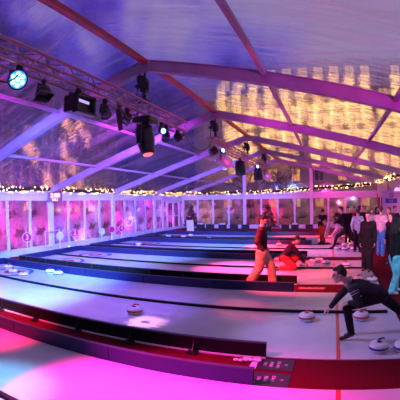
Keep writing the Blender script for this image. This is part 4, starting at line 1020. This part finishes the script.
person('man in a dark top and pale trousers walking right with head bowed', (-1.57, 8.60, -.012), D(-90), stand(1.72, .52, armL='pocket', armR='pocket'), cloth('dark_red_top', (.05, .018, .022)), pale, shoe_w, 'dark', loose=1.9, voxel=.009, headdir=(0, .86, -.5))
KJ = dict(pelvis=(0, -.16, .42), chest=(0, .04, .66), neck=(0, .13, .80), head=(0, .235, .885), shL=(-.16, .09, .71), shR=(.16, .09, .71), elL=(-.17, .28, .50), elR=(.17, .28, .48), wrL=(-.10, .43, .27), wrR=(.10, .42, .25),
    hipL=(-.09, -.16, .38), hipR=(.09, -.16, .38), knL=(-.12, .24, .34), knR=(.13, .14, .12), anL=(-.11, .02, .10), anR=(.12, -.26, .09), toeL=(-.12, .17, .04), toeR=(.12, -.38, .05), hdL=(.2, .7, -.6), hdR=(-.2, .7, -.6), pnL=(0, 0, -1), pnR=(0, 0, -1))
person('kneeling player in a black top and bright red trousers leaning over a stone', (-1.12, 10.60, 0), D(-78), KJ, blk, redt, shoe_b, 'dark', loose=.8, voxel=.009, headdir=(0, .85, -.5))
person('woman in a dark top, cap and wide orange trousers standing at the far rinks', (-.22, 17.6, -.01), D(150), stand(1.60, .12, armL='cross', armR='down'), blk, orng, shoe_b, 'dark', loose=1.2, voxel=.012, cap=M_black, headdir=(.1, .95, -.3))
BJ = dict(pelvis=(0, -.12, .80), chest=(0, .22, .93), neck=(0, .40, .98), head=(0, .54, 1.0), shL=(-.16, .33, .93), shR=(.16, .33, .93), elL=(-.18, .42, .66), elR=(.18, .40, .66), wrL=(-.12, .50, .42), wrR=(.13, .46, .42),
    hipL=(-.09, -.12, .77), hipR=(.09, -.12, .77), knL=(-.13, .12, .43), knR=(.13, -.10, .42), anL=(-.13, .05, .09), anR=(.14, -.32, .10), toeL=(-.14, .20, .035), toeR=(.15, -.18, .035), hdL=(0, .3, -1), hdR=(0, .3, -1), pnL=(1, 0, 0), pnR=(-1, 0, 0))
person('player in white bending far forward over the rink, hands at the knees', (.42, 16.9, 0), D(75), BJ, wht, pinkc, shoe_w, 'fair', loose=.8, voxel=.012, headdir=(0, .6, -.8))
LJ = stand(1.78, 1.0, armL='reach', armR='pocket', lean=.25); LJ['knR'] = (.10, -.22, .42); LJ['anR'] = (.11, -.60, .14)
person('man all in black striding left in a wide lunge behind the stones', (.80, 15.55, 0), D(80), LJ, blk, blk, shoe_b, 'dark', voxel=.012, headdir=(0, .95, -.25))
person('man in a pale blue shirt and dark trousers seen from behind', (1.22, 14.3, -.01), D(8), stand(1.70, .1, armL='pocket', armR='pocket'), ltb, blk, shoe_b, 'dark', voxel=.012)
person('man in a black jacket facing the camera between the rinks and the crowd', (1.22, 10.6, -.01), D(160), stand(1.71, .14, armL='down', armR='down'), cloth('black_coat', (.012, .011, .014)), blk, shoe_b, 'dark', loose=1.5, voxel=.009, headdir=(.05, .98, -.18))
person('man in a pale pink shirt and loose blue jeans, back turned', (2.02, 13.3, -.01), D(-20), stand(1.80, .2, armL='fwd', armR='pocket'), pinkc, jean, shoe_w, 'dark', loose=1., voxel=.0115)
cyw, _ = person('woman in a black top and light teal trousers with a red bag, right edge', (1.55, 7.9, -.01), D(-62), stand(1.64, .26, armL='fwd', armR='fwd'), cloth('black_knit', (.015, .014, .02)), teal, shoe_w, 'dark', longhair=True, loose=.7, voxel=.009, headdir=(-.3, .9, -.3))
t = thing('hand_bag', 'bright red bag held by the woman in teal trousers', 'bag', (1.84, 8.02, .94), D(-55))
bm = bmesh.new(); box(bm, (-.13, -.05, -.2), (.13, .05, .0), .03); obj('bag_body', bm, mat('red_bag', (.6, .02, .02), .5), t)
bm = bmesh.new(); tube(bm, [(-.08, 0, -.02), (-.06, 0, .08), (0, 0, .12), (.06, 0, .08), (.08, 0, -.02)], .009); obj('handle', bm, mat('red_bag_strap', (.45, .02, .02), .5), t)
# the crowd in the right corner
crowd = [(.98, 17.0, 1.72, 200, blk, dgrey, 'dark', 0, 'man in black behind the lunging man, facing the camera'),
 (1.48, 16.6, 1.80, 20, dgrey, blk, 'dark', 0, 'tall dark-haired man in charcoal behind the pale blue shirt'),
 (2.02, 16.2, 1.66, 190, wht, jean, 'dark', 1, 'long-haired woman in a white top facing the camera in the crowd'),
 (1.90, 18.2, 1.74, 150, blk, blk, 'brown', 0, 'brown-haired man in black far back in the crowd, left of the banner'),
 (2.45, 17.6, 1.70, 240, dgrey, blk, 'dark', 1, 'long-haired woman in charcoal before the blue part of the banner'),
 (1.45, 19.2, 1.70, 170, redt, blk, 'dark', 0, 'man in a red top at the back of the crowd'),
 (2.60, 14.9, 1.72, 110, blk, dgrey, 'brown', 0, 'brown-haired man in black right behind the blue jeans'),
 (2.75, 12.2, 1.68, 60, cloth('plum_coat', (.10, .02, .06)), blk, 'dark', 1, 'long-haired woman in a plum coat at the right edge'),
 (3.05, 15.9, 1.75, 200, dgrey, blk, 'dark', 0, 'dark-clothed man under the banner at the right edge'),
 (.62, 18.9, 1.66, 160, dgrey, dgrey, 'fair', 0, 'fair-haired man in charcoal just left of the crowd'),
 (2.05, 20.4, 1.72, 180, pinkc, blk, 'dark', 0, 'man in a pink shirt deepest in the crowd'),
 (2.10, 11.6, 1.62, 120, blk, blk, 'dark', 1, 'long-haired woman in black right behind the man in the black jacket')]
for i, (x, y, h_, rz, tp, lg, hr_, lh, lab) in enumerate(crowd):
    person(lab, (x, y, 0 if x < 1.3 else -.01), D(rz), stand(h_, .1*(i % 3), armL=('down', 'cross', 'fwd', 'pocket')[i % 4], armR=('pocket', 'up', 'down')[i % 3]), tp, lg, shoe_b, hr_, bool(lh), voxel=.0125)
